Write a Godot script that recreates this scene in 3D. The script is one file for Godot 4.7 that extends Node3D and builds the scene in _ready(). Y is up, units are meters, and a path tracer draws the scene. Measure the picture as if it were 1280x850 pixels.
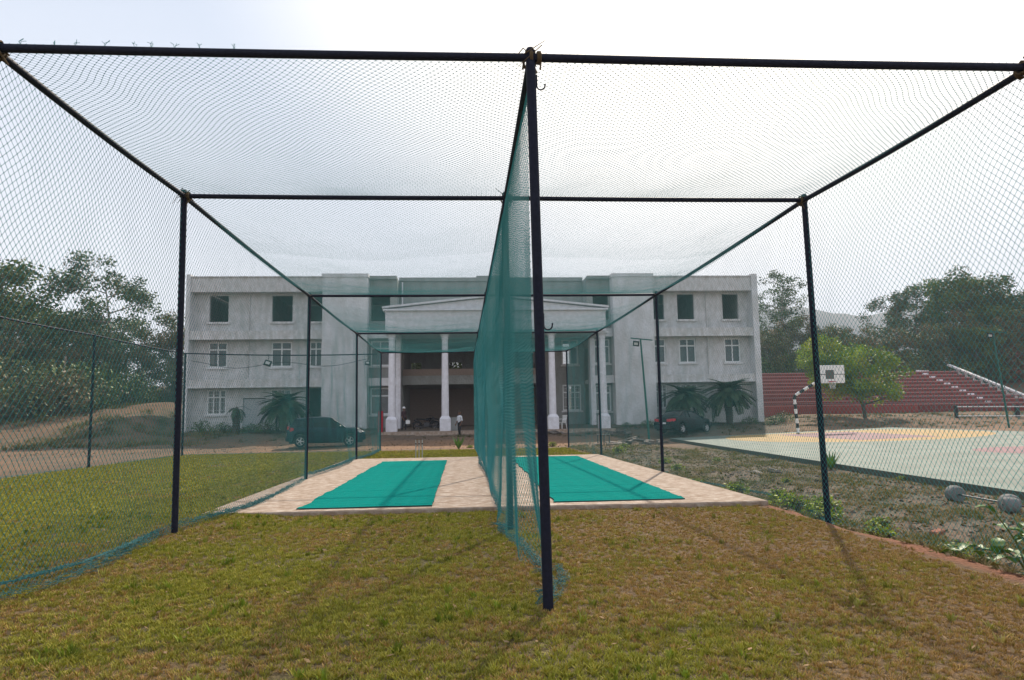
extends Node3D
# A pair of netted cricket practice lanes in front of a three-storey school building.
# x to the right, y up, the lanes run along -z; metres.

const H := 4.57                                   # height of the cage's top rails
const XL := -3.736
const XC := 0.635
const XR := 5.011
const BAYS := [5.762, 9.629, 17.622, 25.621, 33.295]   # distance of the five portal frames

var rng := RandomNumberGenerator.new()
var used := {}
var noise := FastNoiseLite.new()
var rough_noise := FastNoiseLite.new()
var M := {}

# ---------------------------------------------------------------- mesh builder
class MB:
	var v := PackedVector3Array()
	var n := PackedVector3Array()
	var c := PackedColorArray()
	var i := PackedInt32Array()
	var col := Color(1, 1, 1)

	func tri(a: Vector3, b: Vector3, d: Vector3) -> void:      # counter-clockwise seen from outside
		var nn := (b - a).cross(d - a).normalized()
		var k := v.size()
		v.append(a); v.append(d); v.append(b)
		for q in 3:
			n.append(nn); c.append(col); i.append(k + q)

	func quad(a: Vector3, b: Vector3, d: Vector3, e: Vector3) -> void:
		var nn := (b - a).cross(d - a)
		if nn.length_squared() < 1e-14:
			nn = (d - a).cross(e - a)
		nn = nn.normalized()
		var k := v.size()
		v.append(a); v.append(b); v.append(d); v.append(e)
		for q in 4:
			n.append(nn); c.append(col)
		for q in [0, 2, 1, 0, 3, 2]:
			i.append(k + q)

	func box(at: Vector3, s: Vector3, b := Basis.IDENTITY) -> void:
		var h := s * 0.5
		var p := []
		for q in 8:
			p.append(at + b * Vector3(h.x if q & 1 else -h.x, h.y if q & 2 else -h.y, h.z if q & 4 else -h.z))
		quad(p[4], p[5], p[7], p[6]); quad(p[1], p[0], p[2], p[3])
		quad(p[5], p[1], p[3], p[7]); quad(p[0], p[4], p[6], p[2])
		quad(p[6], p[7], p[3], p[2]); quad(p[0], p[1], p[5], p[4])

	func span(x0: float, x1: float, y0: float, y1: float, z0: float, z1: float) -> void:
		box(Vector3((x0 + x1) / 2, (y0 + y1) / 2, (z0 + z1) / 2), Vector3(absf(x1 - x0), absf(y1 - y0), absf(z1 - z0)))

	func bevel_box(at: Vector3, s: Vector3, r: float, b := Basis.IDENTITY) -> void:   # box with chamfered edges
		var h := s * 0.5
		var rings := []
		for lv in [[-h.y, r], [-h.y + r, 0.0], [h.y - r, 0.0], [h.y, r]]:
			var hx: float = h.x - lv[1]
			var hz: float = h.z - lv[1]
			var ring := PackedVector3Array()
			for q in [[hx, hz - r], [hx - r, hz], [-hx + r, hz], [-hx, hz - r], [-hx, -hz + r], [-hx + r, -hz], [hx - r, -hz], [hx, -hz + r]]:
				ring.append(at + b * Vector3(q[0], lv[0], q[1]))
			rings.append(ring)
		loft(rings, true)

	func loft(rings: Array, caps := false) -> void:            # rings run clockwise seen from the start's outside... flat faces
		for a in rings.size() - 1:
			var r0: PackedVector3Array = rings[a]
			var r1: PackedVector3Array = rings[a + 1]
			var m := r0.size()
			for q in m:
				quad(r0[(q + 1) % m], r0[q], r1[q], r1[(q + 1) % m])
		if caps:
			for e in [0, rings.size() - 1]:
				var r: PackedVector3Array = rings[e]
				var mid := Vector3.ZERO
				for q in r: mid += q
				mid /= r.size()
				for q in r.size():
					if e == 0: tri(mid, r[q], r[(q + 1) % r.size()])
					else: tri(mid, r[(q + 1) % r.size()], r[q])

	func tube(pts: PackedVector3Array, rad: Array, sides := 6, caps := true) -> void:
		var k0 := v.size()
		var m := pts.size()
		var up := Vector3.ZERO
		for a in m:
			var t := (pts[mini(a + 1, m - 1)] - pts[maxi(a - 1, 0)]).normalized()
			if up == Vector3.ZERO:
				up = t.cross(Vector3(0.31, 0.93, 0.17)).normalized()
				if up.length() < 0.1: up = t.cross(Vector3(1, 0, 0)).normalized()
			up = (up - t * up.dot(t)).normalized()
			var w := t.cross(up)
			var r: float = rad[mini(a, rad.size() - 1)]
			for q in sides:
				var g := TAU * q / sides
				var d := up * cos(g) + w * sin(g)
				v.append(pts[a] + d * r); n.append(d); c.append(col)
		for a in m - 1:
			for q in sides:
				var p := k0 + a * sides + q
				var p2 := k0 + a * sides + (q + 1) % sides
				for z in [p, p + sides, p2, p2, p + sides, p2 + sides]:
					i.append(z)
		if caps:
			for e in [0, m - 1]:
				var k := v.size()
				var dirn: Vector3 = (pts[0] - pts[1]).normalized() if e == 0 else (pts[m - 1] - pts[m - 2]).normalized()
				v.append(pts[e]); n.append(dirn); c.append(col)
				for q in sides:
					v.append(v[k0 + e * sides + q]); n.append(dirn); c.append(col)
				for q in sides:
					if e == 0:
						i.append(k); i.append(k + 1 + q); i.append(k + 1 + (q + 1) % sides)
					else:
						i.append(k); i.append(k + 1 + (q + 1) % sides); i.append(k + 1 + q)

	func rod(a: Vector3, b: Vector3, r: float, sides := 8) -> void:
		tube(PackedVector3Array([a, b]), [r, r], sides)

	func lathe(prof: Array, sides: int, at := Vector3.ZERO, b := Basis.IDENTITY) -> void:   # prof: [radius, height] from bottom to top, flat bands, smooth around
		for a in prof.size() - 1:
			var k := v.size()
			var p0: Array = prof[a]
			var p1: Array = prof[a + 1]
			var sl := Vector2(p1[1] - p0[1], p0[0] - p1[0]).normalized()
			for q in sides + 1:
				var g := TAU * q / sides
				var d := Vector3(cos(g), 0, sin(g))
				var nn := b * (d * sl.x + Vector3.UP * sl.y)
				v.append(at + b * (d * p0[0] + Vector3.UP * p0[1])); n.append(nn); c.append(col)
				v.append(at + b * (d * p1[0] + Vector3.UP * p1[1])); n.append(nn); c.append(col)
			for q in sides:
				var s := k + q * 2
				for z in [s, s + 3, s + 1, s, s + 2, s + 3]:
					i.append(z)

	func leaf(at: Vector3, along: Vector3, across: Vector3) -> void:   # a small pointed leaf, two faces
		var k := v.size()
		var nn := along.cross(across).normalized()
		v.append(at); v.append(at + along * 0.45 + across * 0.5); v.append(at + along); v.append(at + along * 0.45 - across * 0.5)
		for q in 4:
			n.append(nn); c.append(col)
		for q in [0, 1, 2, 0, 2, 3]:
			i.append(k + q)

	func mesh() -> ArrayMesh:
		var arr := []
		arr.resize(Mesh.ARRAY_MAX)
		arr[Mesh.ARRAY_VERTEX] = v; arr[Mesh.ARRAY_NORMAL] = n; arr[Mesh.ARRAY_COLOR] = c; arr[Mesh.ARRAY_INDEX] = i
		var am := ArrayMesh.new()
		am.add_surface_from_arrays(Mesh.PRIMITIVE_TRIANGLES, arr)
		return am

	func smooth_mesh() -> ArrayMesh:                           # normals averaged over vertices that coincide
		var acc := {}
		for t in range(0, i.size(), 3):
			var a := v[i[t]]; var b := v[i[t + 1]]; var d := v[i[t + 2]]
			var nn := (d - a).cross(b - a)
			for q in [a, b, d]:
				var key: Vector3 = q.snapped(Vector3.ONE * 0.0005)
				acc[key] = acc.get(key, Vector3.ZERO) + nn
		for q in v.size():
			var s: Vector3 = acc.get(v[q].snapped(Vector3.ONE * 0.0005), n[q])
			s = s.normalized()
			if s.dot(n[q]) > 0.55: n[q] = s
		return mesh()

# ---------------------------------------------------------------- scene helpers
func numbered(called: String) -> String:
	var k: int = used.get(called, 0)
	used[called] = k + 1
	return called if k == 0 else "%s_%03d" % [called, k]

func tag(o: Node, label: String, category := "", group := "", kind := "") -> Node:
	if label: o.set_meta("label", label)
	if category: o.set_meta("category", category)
	if group: o.set_meta("group", group)
	if kind: o.set_meta("kind", kind)
	return o

func thing(called: String, at: Vector3, label: String, category: String, group := "", turn := 0.0) -> Node3D:
	var o := Node3D.new()
	o.name = numbered(called)
	add_child(o)
	o.position = at
	o.rotation.y = turn
	tag(o, label, category, group)
	return o

func part(called: String, mesh: Mesh, m: Material, parent: Node) -> MeshInstance3D:
	var o := MeshInstance3D.new()
	o.name = called
	o.mesh = mesh
	o.material_override = m
	parent.add_child(o, true)
	return o

func solo(called: String, mesh: Mesh, m: Material, label: String, category := "", group := "", kind := "") -> MeshInstance3D:
	var o := MeshInstance3D.new()
	o.name = numbered(called)
	o.mesh = mesh
	o.material_override = m
	add_child(o)
	tag(o, label, category, group, kind)
	return o

func copy(o: Node3D, called: String, at: Vector3, turn: float, size := Vector3.ONE, label := "", group := "") -> Node3D:
	var d: Node3D = o.duplicate()
	d.name = numbered(called)
	add_child(d)
	d.position = at
	d.rotation.y = turn
	d.scale = size
	if label: d.set_meta("label", label)
	if group: d.set_meta("group", group)
	return d

func scatter(called: String, mesh: Mesh, m: Material, xf: Array, cols: Array, parent: Node) -> MultiMeshInstance3D:
	var mm := MultiMesh.new()
	mm.transform_format = MultiMesh.TRANSFORM_3D
	mm.use_colors = cols.size() > 0
	mm.mesh = mesh
	mm.instance_count = xf.size()
	for k in xf.size():
		mm.set_instance_transform(k, xf[k])
		if mm.use_colors: mm.set_instance_color(k, cols[k])
	var o := MultiMeshInstance3D.new()
	o.multimesh = mm
	o.material_override = m
	o.name = numbered(called) if parent == self else called
	parent.add_child(o, true)
	o.set_meta("kind", "stuff")
	return o

func ntex(sd: int, freq: float, lo: Color, hi: Color, size := 512, octaves := 4, gain := 0.55, mid := -1.0) -> NoiseTexture2D:
	var f := FastNoiseLite.new()
	f.seed = sd; f.frequency = freq; f.fractal_octaves = octaves; f.fractal_gain = gain
	f.noise_type = FastNoiseLite.TYPE_SIMPLEX_SMOOTH
	var t := NoiseTexture2D.new()
	t.width = size; t.height = size; t.seamless = true; t.noise = f
	var g := Gradient.new()
	g.set_color(0, lo); g.set_color(1, hi)
	if mid > 0.0:
		g.set_offset(0, mid - 0.14); g.set_offset(1, mid + 0.14)
	t.color_ramp = g
	return t

func bumps(sd: int, freq: float, strength: float, size := 512) -> NoiseTexture2D:
	var t := ntex(sd, freq, Color.BLACK, Color.WHITE, size, 5, 0.6)
	t.color_ramp = null
	t.as_normal_map = true
	t.bump_strength = strength
	return t

func mat(lin: Color, rough := 0.85, vertex := false) -> StandardMaterial3D:
	var m := StandardMaterial3D.new()
	m.albedo_color = lin.linear_to_srgb()
	m.roughness = rough
	m.vertex_color_use_as_albedo = vertex
	m.metallic_specular = 0.4
	return m

func grain(m: StandardMaterial3D, alb: Texture2D, nrm: Texture2D, scale: Vector3, amount := 1.0) -> StandardMaterial3D:
	if alb: m.albedo_texture = alb
	if nrm:
		m.normal_enabled = true; m.normal_texture = nrm; m.normal_scale = amount
	m.uv1_triplanar = true
	m.uv1_world_triplanar = true
	m.uv1_scale = scale
	return m

func leafy(lin: Color, back := 0.3) -> StandardMaterial3D:
	var m := mat(lin, 0.6, true)
	m.cull_mode = BaseMaterial3D.CULL_DISABLED
	m.backlight_enabled = true
	m.backlight = Color(back, back * 1.1, back * 0.35)
	return m

func sm(a: float, b: float, x: float) -> float:
	return smoothstep(a, b, x) if a < b else 1.0 - smoothstep(b, a, x)

func R(a: float, b: float) -> float:
	return rng.randf_range(a, b)

# ---------------------------------------------------------------- the lie of the land
func court_y(x: float, d: float) -> float:
	return -0.1 + 0.0035 * (d - 13.0) + 0.025 * (x - 11.0)

func court_left(d: float) -> float:
	return 10.75 + (d - 12.0) * 0.055

func gh(x: float, d: float) -> float:                          # height of the ground at distance d
	var y := 0.0
	y += 0.07 * sm(5.0, 9.0, d) * sm(-2.4, -3.8, x) * sm(14.0, 11.0, d)
	var far := 0.22 * sm(34, 44, d) + 0.3 * sm(43, 48, d) + 0.3 * sm(47, 51.5, d)
	y += far
	y += noise.get_noise_2d(x * 0.9, d * 0.9) * 0.09 * sm(33, 38, d)
	# strip beside the lanes, lower than the lawn
	var drop := sm(5.02, 5.32, x + noise.get_noise_2d(d * 3.0, 7.0) * 0.16) * sm(31, 22, d)
	y -= drop * (0.2 - 0.05 * noise.get_noise_2d(x * 2.0, d * 2.0))
	if x > 8.0 and d < 60.0:
		var under := court_y(clampf(x, 10.0, 30.0), clampf(d, 5.0, 45.0)) - 0.16
		y = lerpf(y, under, sm(8.6, 10.6, x) * sm(46.5, 43.5, d))
	# bank on the left with the dirt track
	y += sm(-18.5, -23.5, x) * lerpf(2.25, 1.6, sm(-24, -36, x)) * sm(40, 63, d)
	y += sm(-17, -21, x) * sm(39, 46, d) * (0.22 * noise.get_noise_2d(x * 0.8 + 60.0, d * 0.8) + 0.14 * noise.get_noise_2d(x * 3.5, d * 3.5 + 90.0))
	y += 2.5 * sm(60, 110, d) * sm(-10, -40, x)
	# rising ground under the terraces on the right
	y += sm(22, 27, x) * (0.45 * sm(46, 58, d) + 3.6 * sm(61, 74, d))
	y += 3.0 * sm(75, 140, d)
	return y

# ---------------------------------------------------------------- nets
func net(P: Callable, U: float, V: float, du: float, dv: float, seg: float, rad: float) -> MB:
	var b := MB.new()
	b.col = Color(1, 1, 1)
	var kmax := int(U / du) + int(V / dv) + 2
	for fam in 2:
		for k in range(-kmax, kmax):
			var ta: float
			var tb: float
			if fam == 0:
				ta = maxf(0.0, -k); tb = minf(V / dv, U / du - k)
			else:
				ta = maxf(0.0, k - U / du); tb = minf(V / dv, float(k))
			if tb - ta < 0.3: continue
			var length := (tb - ta) * sqrt(du * du + dv * dv)
			var m := maxi(1, int(ceil(length / seg)))
			var k0 := b.v.size()
			var pts := PackedVector3Array()
			for a in m + 1:
				var t := lerpf(ta, tb, float(a) / m)
				var u := du * (k + t) if fam == 0 else du * (k - t)
				pts.append(P.call(u, dv * t))
			var up := Vector3.ZERO
			for a in m + 1:
				var tg := (pts[mini(a + 1, m)] - pts[maxi(a - 1, 0)]).normalized()
				if up == Vector3.ZERO: up = tg.cross(Vector3(0.37, 0.41, 0.83)).normalized()
				up = (up - tg * up.dot(tg)).normalized()
				var w := tg.cross(up)
				for q in 3:
					var dd: Vector3 = up * [1.0, -0.5, -0.5][q] + w * [0.0, 0.866, -0.866][q]
					b.v.append(pts[a] + dd * rad); b.n.append(dd); b.c.append(b.col)
			for a in m:
				for q in 3:
					var p := k0 + a * 3 + q
					var p2 := k0 + a * 3 + (q + 1) % 3
					b.i.append(p); b.i.append(p + 3); b.i.append(p2)
					b.i.append(p2); b.i.append(p + 3); b.i.append(p2 + 3)
	return b

func knots(P: Callable, U: float, V: float, du: float, dv: float, near: float, xf: Array) -> void:
	for a in int(2 * U / du):
		for b in int(2 * V / dv):
			if (a + b) & 1: continue
			var p: Vector3 = P.call(a * du * 0.5, b * dv * 0.5)
			if -p.z > near: continue
			xf.append(Transform3D(Basis(Vector3(R(-1, 1), R(-1, 1), R(-1, 1)).normalized(), R(0, 6.0)), p))

func bundle(b: MB, path: PackedVector3Array, strands: int, spread: float, rad: float) -> void:   # net gathered along the ground
	var curve := Curve3D.new()
	for p in path: curve.add_point(p)
	var total := curve.get_baked_length()
	for s in strands:
		var pts := PackedVector3Array()
		var a0 := R(0, 0.3) * total if s > strands / 3 else 0.0
		var a1 := total - (R(0, 0.3) * total if s > strands / 3 else 0.0)
		var ph := R(0, 100)
		var off := Vector3(R(-1, 1), R(0, 0.8), R(-1, 1)) * spread * 0.7
		var m := maxi(2, int((a1 - a0) / 0.07))
		for k in m + 1:
			var t := lerpf(a0, a1, float(k) / m)
			var q := curve.sample_baked(t)
			q += off + Vector3(noise.get_noise_2d(t * 60.0, ph), absf(noise.get_noise_2d(t * 70.0, ph + 33.0)), noise.get_noise_2d(t * 60.0, ph + 66.0)) * spread * 1.5
			pts.append(q)
		b.tube(pts, [rad * R(0.7, 1.4)], 3, false)

func ground_path(list: Array, lift := 0.03) -> PackedVector3Array:
	var r := PackedVector3Array()
	for q in list: r.append(Vector3(q[0], gh(q[0], q[1]) + lift, -q[1]))
	return r

# ---------------------------------------------------------------- vegetation
func crown(clusters: Array, per: int, size: float, cols: Array, flat := 0.6, droop := 0.0) -> ArrayMesh:
	var b := MB.new()
	for cl in clusters:
		var at: Vector3 = cl[0]
		var rad: float = cl[1]
		var base: Color = cols[rng.randi() % cols.size()] * R(0.75, 1.3)
		for k in int(per * rad * rad):
			var d := Vector3(R(-1, 1), R(-1, 1), R(-1, 1))
			while d.length() > 1.0: d = Vector3(R(-1, 1), R(-1, 1), R(-1, 1))
			d *= 0.55 + 0.45 * d.length()
			var p := at + d * rad * Vector3(1, flat, 1)
			var al := Vector3(R(-1, 1), R(-0.7, 0.5) - droop, R(-1, 1)).normalized() * size * R(0.45, 1.45)
			var ac := al.cross(Vector3(R(-1, 1), R(-0.2, 1), R(-1, 1))).normalized() * al.length() * R(0.4, 0.62)
			var g := R(0.75, 1.25)
			b.col = Color(base.r * g * R(0.9, 1.15), base.g * g, base.b * g)
			b.leaf(p, al, ac)
	return b.mesh()

func tree(called: String, h: float, w: float, base: float, tr: float, limbs: int, cr: float, per: int, leaf: float, cols: Array, sd: int, bark: Material, lm: Material, forks := 1) -> Node3D:
	rng.seed = sd
	var root := thing(called, Vector3.ZERO, "", "tree")
	var b := MB.new()
	var clusters := []
	var stems := []
	for f in forks:
		var pts := PackedVector3Array()
		var rad := []
		var lean := Vector3(R(-1, 1), 0, R(-1, 1)) * (0.03 * h if forks == 1 else 0.2 * w)
		for k in 9:
			var t := k / 8.0
			pts.append(Vector3(0, -0.4 if k == 0 else t * h * 0.9, 0) + lean * t * t * 2.0 + Vector3(sin(t * 5 + f), 0, cos(t * 4.3 + f * 2)) * 0.012 * h * t)
			rad.append(tr * (1.25 if k == 0 else 1.0) * (1.0 - 0.86 * t) / sqrt(forks))
		b.tube(pts, rad, 8)
		stems.append(pts)
	for k in limbs:
		var pts: PackedVector3Array = stems[k % forks]
		var t := lerpf(base, 0.93, (k + R(0, 0.8)) / limbs)
		var i0 := mini(int(t / 0.9 * 8.0), 7)
		var s := pts[i0].lerp(pts[i0 + 1], clampf(t / 0.9 * 8.0 - i0, 0, 1))
		var az := k * 2.399 + R(-0.5, 0.5)
		var q := (t - base) / (1.0 - base)
		var reach := w * 0.5 * (0.35 + 0.65 * sqrt(maxf(0.0, sin(PI * clampf(0.16 + q * 0.8, 0, 1))))) * R(0.75, 1.1)
		var e := s + Vector3(cos(az), R(0.15, 0.55), sin(az)) * reach
		var mid := s.lerp(e, 0.5) + Vector3(R(-0.1, 0.1), R(-0.06, 0.12), R(-0.1, 0.1)) * reach
		var r0 := tr * 0.42 * (1.1 - q * 0.7)
		b.tube(PackedVector3Array([s, mid, e]), [r0, r0 * 0.6, r0 * 0.2], 5, false)
		clusters.append([e, cr * R(0.75, 1.15)])
		for z in 3:
			var st := mid.lerp(e, R(0, 0.8))
			var ee := st + Vector3(R(-1, 1), R(-0.25, 0.8), R(-1, 1)).normalized() * cr * R(0.9, 1.7)
			b.tube(PackedVector3Array([st, ee]), [r0 * 0.35, r0 * 0.12], 4, false)
			clusters.append([ee, cr * R(0.55, 1.0)])
	for pts in stems:
		clusters.append([pts[8], cr])
		clusters.append([pts[8] + Vector3(R(-0.5, 0.5), 0.7, R(-0.5, 0.5)) * cr, cr * 0.7])
	part("trunk", b.mesh(), bark, root)
	part("crown", crown(clusters, per, leaf, cols, 0.75), lm, root)
	return root

func bush(called: String, h: float, w: float, per: int, leaf: float, cols: Array, sd: int, bark: Material, lm: Material) -> Node3D:
	rng.seed = sd
	var root := thing(called, Vector3.ZERO, "", "bush")
	var b := MB.new()
	var cl := []
	for k in 13:
		var az := k * 2.399
		var q := (k + 0.5) / 13.0
		var e := Vector3(cos(az) * w * 0.42 * sqrt(q), h * (0.92 - 0.55 * q) * R(0.75, 1.0), sin(az) * w * 0.42 * sqrt(q))
		b.tube(PackedVector3Array([Vector3(R(-0.1, 0.1), -0.2, R(-0.1, 0.1)), e * 0.5 + Vector3(R(-0.1, 0.1), 0.1, 0), e]), [0.035, 0.025, 0.01], 4, false)
		cl.append([e, h * R(0.26, 0.4)])
	for k in 8:
		var az := R(0, TAU)
		cl.append([Vector3(cos(az) * w * 0.38, h * 0.2, sin(az) * w * 0.38), h * 0.27])
	part("stems", b.mesh(), bark, root)
	part("foliage", crown(cl, per, leaf, cols, 0.85), lm, root)
	return root

func frond_mesh(length: float, droop: float, cols: Array, sd: int) -> ArrayMesh:
	rng.seed = sd
	var b := MB.new()
	b.col = cols[0]
	var pts := PackedVector3Array()
	for k in 9:
		var t := k / 8.0
		pts.append(Vector3(length * t * (1.0 - 0.25 * droop * t), length * (0.45 * t - (0.45 + droop) * t * t), 0))
	b.tube(pts, [0.022, 0.018, 0.015, 0.012, 0.01, 0.008, 0.006, 0.005, 0.003], 4, false)
	for k in 46:
		var t := 0.12 + 0.88 * k / 45.0
		var i0 := mini(int(t * 8), 7)
		var p := pts[i0].lerp(pts[i0 + 1], t * 8 - i0)
		var tg := (pts[i0 + 1] - pts[i0]).normalized()
		var ll := length * 0.3 * sin(PI * (0.18 + 0.72 * t)) * R(0.85, 1.1)
		for s in [-1, 1]:
			b.col = cols[rng.randi() % cols.size()]
			var dir := (tg * 0.75 + Vector3(0, 0.12 - 0.28 * t - R(0, 0.2), s * 0.85)).normalized()
			b.leaf(p, dir * ll, tg.cross(dir).cross(dir).normalized() * 0.032)
	return b.mesh()

func palm(at: Vector3, trunk_h: float, fronds: int, length: float, label: String, group: String, meshes: Array, droop_rot := 0.0) -> Node3D:
	var root := thing("date_palm", at, label, "palm", group)
	var b := MB.new()
	var prof := []
	var steps := int(trunk_h / 0.12)
	for k in steps:
		var y := trunk_h * k / steps
		prof.append([0.19 + 0.03 * sin(y * 2), y - 0.2]); prof.append([0.25 + 0.03 * sin(y * 2), y + 0.07 - 0.2])
	prof.append([0.05, trunk_h + 0.1])
	b.lathe(prof, 9)
	part("trunk", b.mesh(), M.palm_bark, root)
	for k in fronds:
		var o := part("frond", meshes[k % meshes.size()], M.palm_leaf, root)
		var q := float(k) / fronds
		var s := length * R(0.85, 1.1)
		o.transform = Transform3D(Basis(Vector3.UP, k * 2.399 + R(-0.2, 0.2)) * Basis(Vector3(0, 0, 1), lerpf(1.15, -0.25, q) + R(-0.1, 0.1) - droop_rot) * Basis().scaled(Vector3.ONE * s), Vector3(0, trunk_h - 0.05, 0))
	return root

# ---------------------------------------------------------------- building
func holes_wall(b: MB, x0: float, x1: float, y0: float, y1: float, z0: float, z1: float, holes: Array) -> void:
	# a wall with rectangular openings [x0, x1, y0, y1], put together from blocks that butt end to end
	var xs := [x0, x1]
	for q in holes:
		xs.append(clampf(q[0], x0, x1)); xs.append(clampf(q[1], x0, x1))
	xs.sort()
	for k in xs.size() - 1:
		if xs[k + 1] - xs[k] < 0.002: continue
		var mx: float = (xs[k] + xs[k + 1]) / 2
		var cuts := []
		for q in holes:
			if q[0] < mx and q[1] > mx: cuts.append([q[2], q[3]])
		cuts.sort_custom(func(a, c): return a[0] < c[0])
		var y := y0
		for q in cuts:
			if q[0] > y + 0.002: b.span(xs[k], xs[k + 1], y, q[0], z0, z1)
			y = q[1]
		if y < y1 - 0.002: b.span(xs[k], xs[k + 1], y, y1, z0, z1)

func window(root: Node3D, x0: float, x1: float, y0: float, y1: float, z: float, columns: int, sill := true) -> void:
	var f := MB.new()
	var t := 0.09
	var zz := z - 0.1
	f.span(x0 + 0.003, x0 + t, y0 + 0.003, y1 - 0.003, zz - 0.05, zz + 0.05)
	f.span(x1 - t, x1 - 0.003, y0 + 0.003, y1 - 0.003, zz - 0.05, zz + 0.05)
	f.span(x0 + t, x1 - t, y0 + 0.003, y0 + t, zz - 0.05, zz + 0.05)
	f.span(x0 + t, x1 - t, y1 - t, y1 - 0.003, zz - 0.05, zz + 0.05)
	var yt := y1 - (y1 - y0) * 0.3
	f.span(x0 + t, x1 - t, yt - 0.045, yt + 0.045, zz - 0.045, zz + 0.045)
	for k in range(1, columns):
		var x := lerpf(x0, x1, float(k) / columns)
		f.span(x - 0.04, x + 0.04, y0 + t, yt - 0.045, zz - 0.04, zz + 0.04)
		f.span(x - 0.04, x + 0.04, yt + 0.045, y1 - t, zz - 0.04, zz + 0.04)
	var w := Node3D.new()
	w.name = "window"
	root.add_child(w, true)
	part("frame", f.mesh(), M.frame, w)
	for k in columns:
		for lv in [[y0 + 0.05, yt - 0.02], [yt + 0.02, y1 - 0.05]]:
			var p := MB.new()
			p.span(lerpf(x0, x1, float(k) / columns) + 0.035, lerpf(x0, x1, (k + 1.0) / columns) - 0.035, lv[0], lv[1], zz - 0.008 - 0.012 * (k % 2), zz - 0.002 - 0.012 * (k % 2))
			part("pane", p.mesh(), M.pane, w)
	var pick := int(absf(x0 * 7.3 + y0 * 3.1)) % 4      # curtains half drawn behind some windows
	if pick < 2:
		var cu := MB.new()
		var ca := x0 + 0.02
		var cb := lerpf(x0, x1, 0.45 if pick == 0 else 0.25)
		for k in 10:
			var xa := lerpf(ca, cb, k / 10.0)
			var xb := lerpf(ca, cb, (k + 1) / 10.0)
			cu.quad(Vector3(xa, y0, zz - 0.25 - 0.03 * (k % 2)), Vector3(xb, y0, zz - 0.25 - 0.03 * ((k + 1) % 2)), Vector3(xb, y1, zz - 0.25 - 0.03 * ((k + 1) % 2)), Vector3(xa, y1, zz - 0.25 - 0.03 * (k % 2)))
		part("curtain", cu.mesh(), M.curtain, w)
	if columns >= 3:                                # ground floor grille
		var g := MB.new()
		var nb := int((x1 - x0) / 0.16)
		for k in range(1, nb):
			var x := lerpf(x0, x1, float(k) / nb)
			g.rod(Vector3(x, y0 + 0.05, zz + 0.075), Vector3(x, y1 - 0.05, zz + 0.075), 0.008, 4)
		for y in [y0 + 0.3, (y0 + y1) / 2, y1 - 0.3]:
			g.rod(Vector3(x0 + 0.02, y, zz + 0.092), Vector3(x1 - 0.02, y, zz + 0.092), 0.008, 4)
		part("grille", g.mesh(), M.frame, w)
	if sill:
		var s := MB.new()
		s.span(x0 - 0.1, x1 + 0.1, y0 - 0.12, y0 - 0.003, z - 0.06, z + 0.12)
		part("sill", s.mesh(), M.plaster, w)

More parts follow.
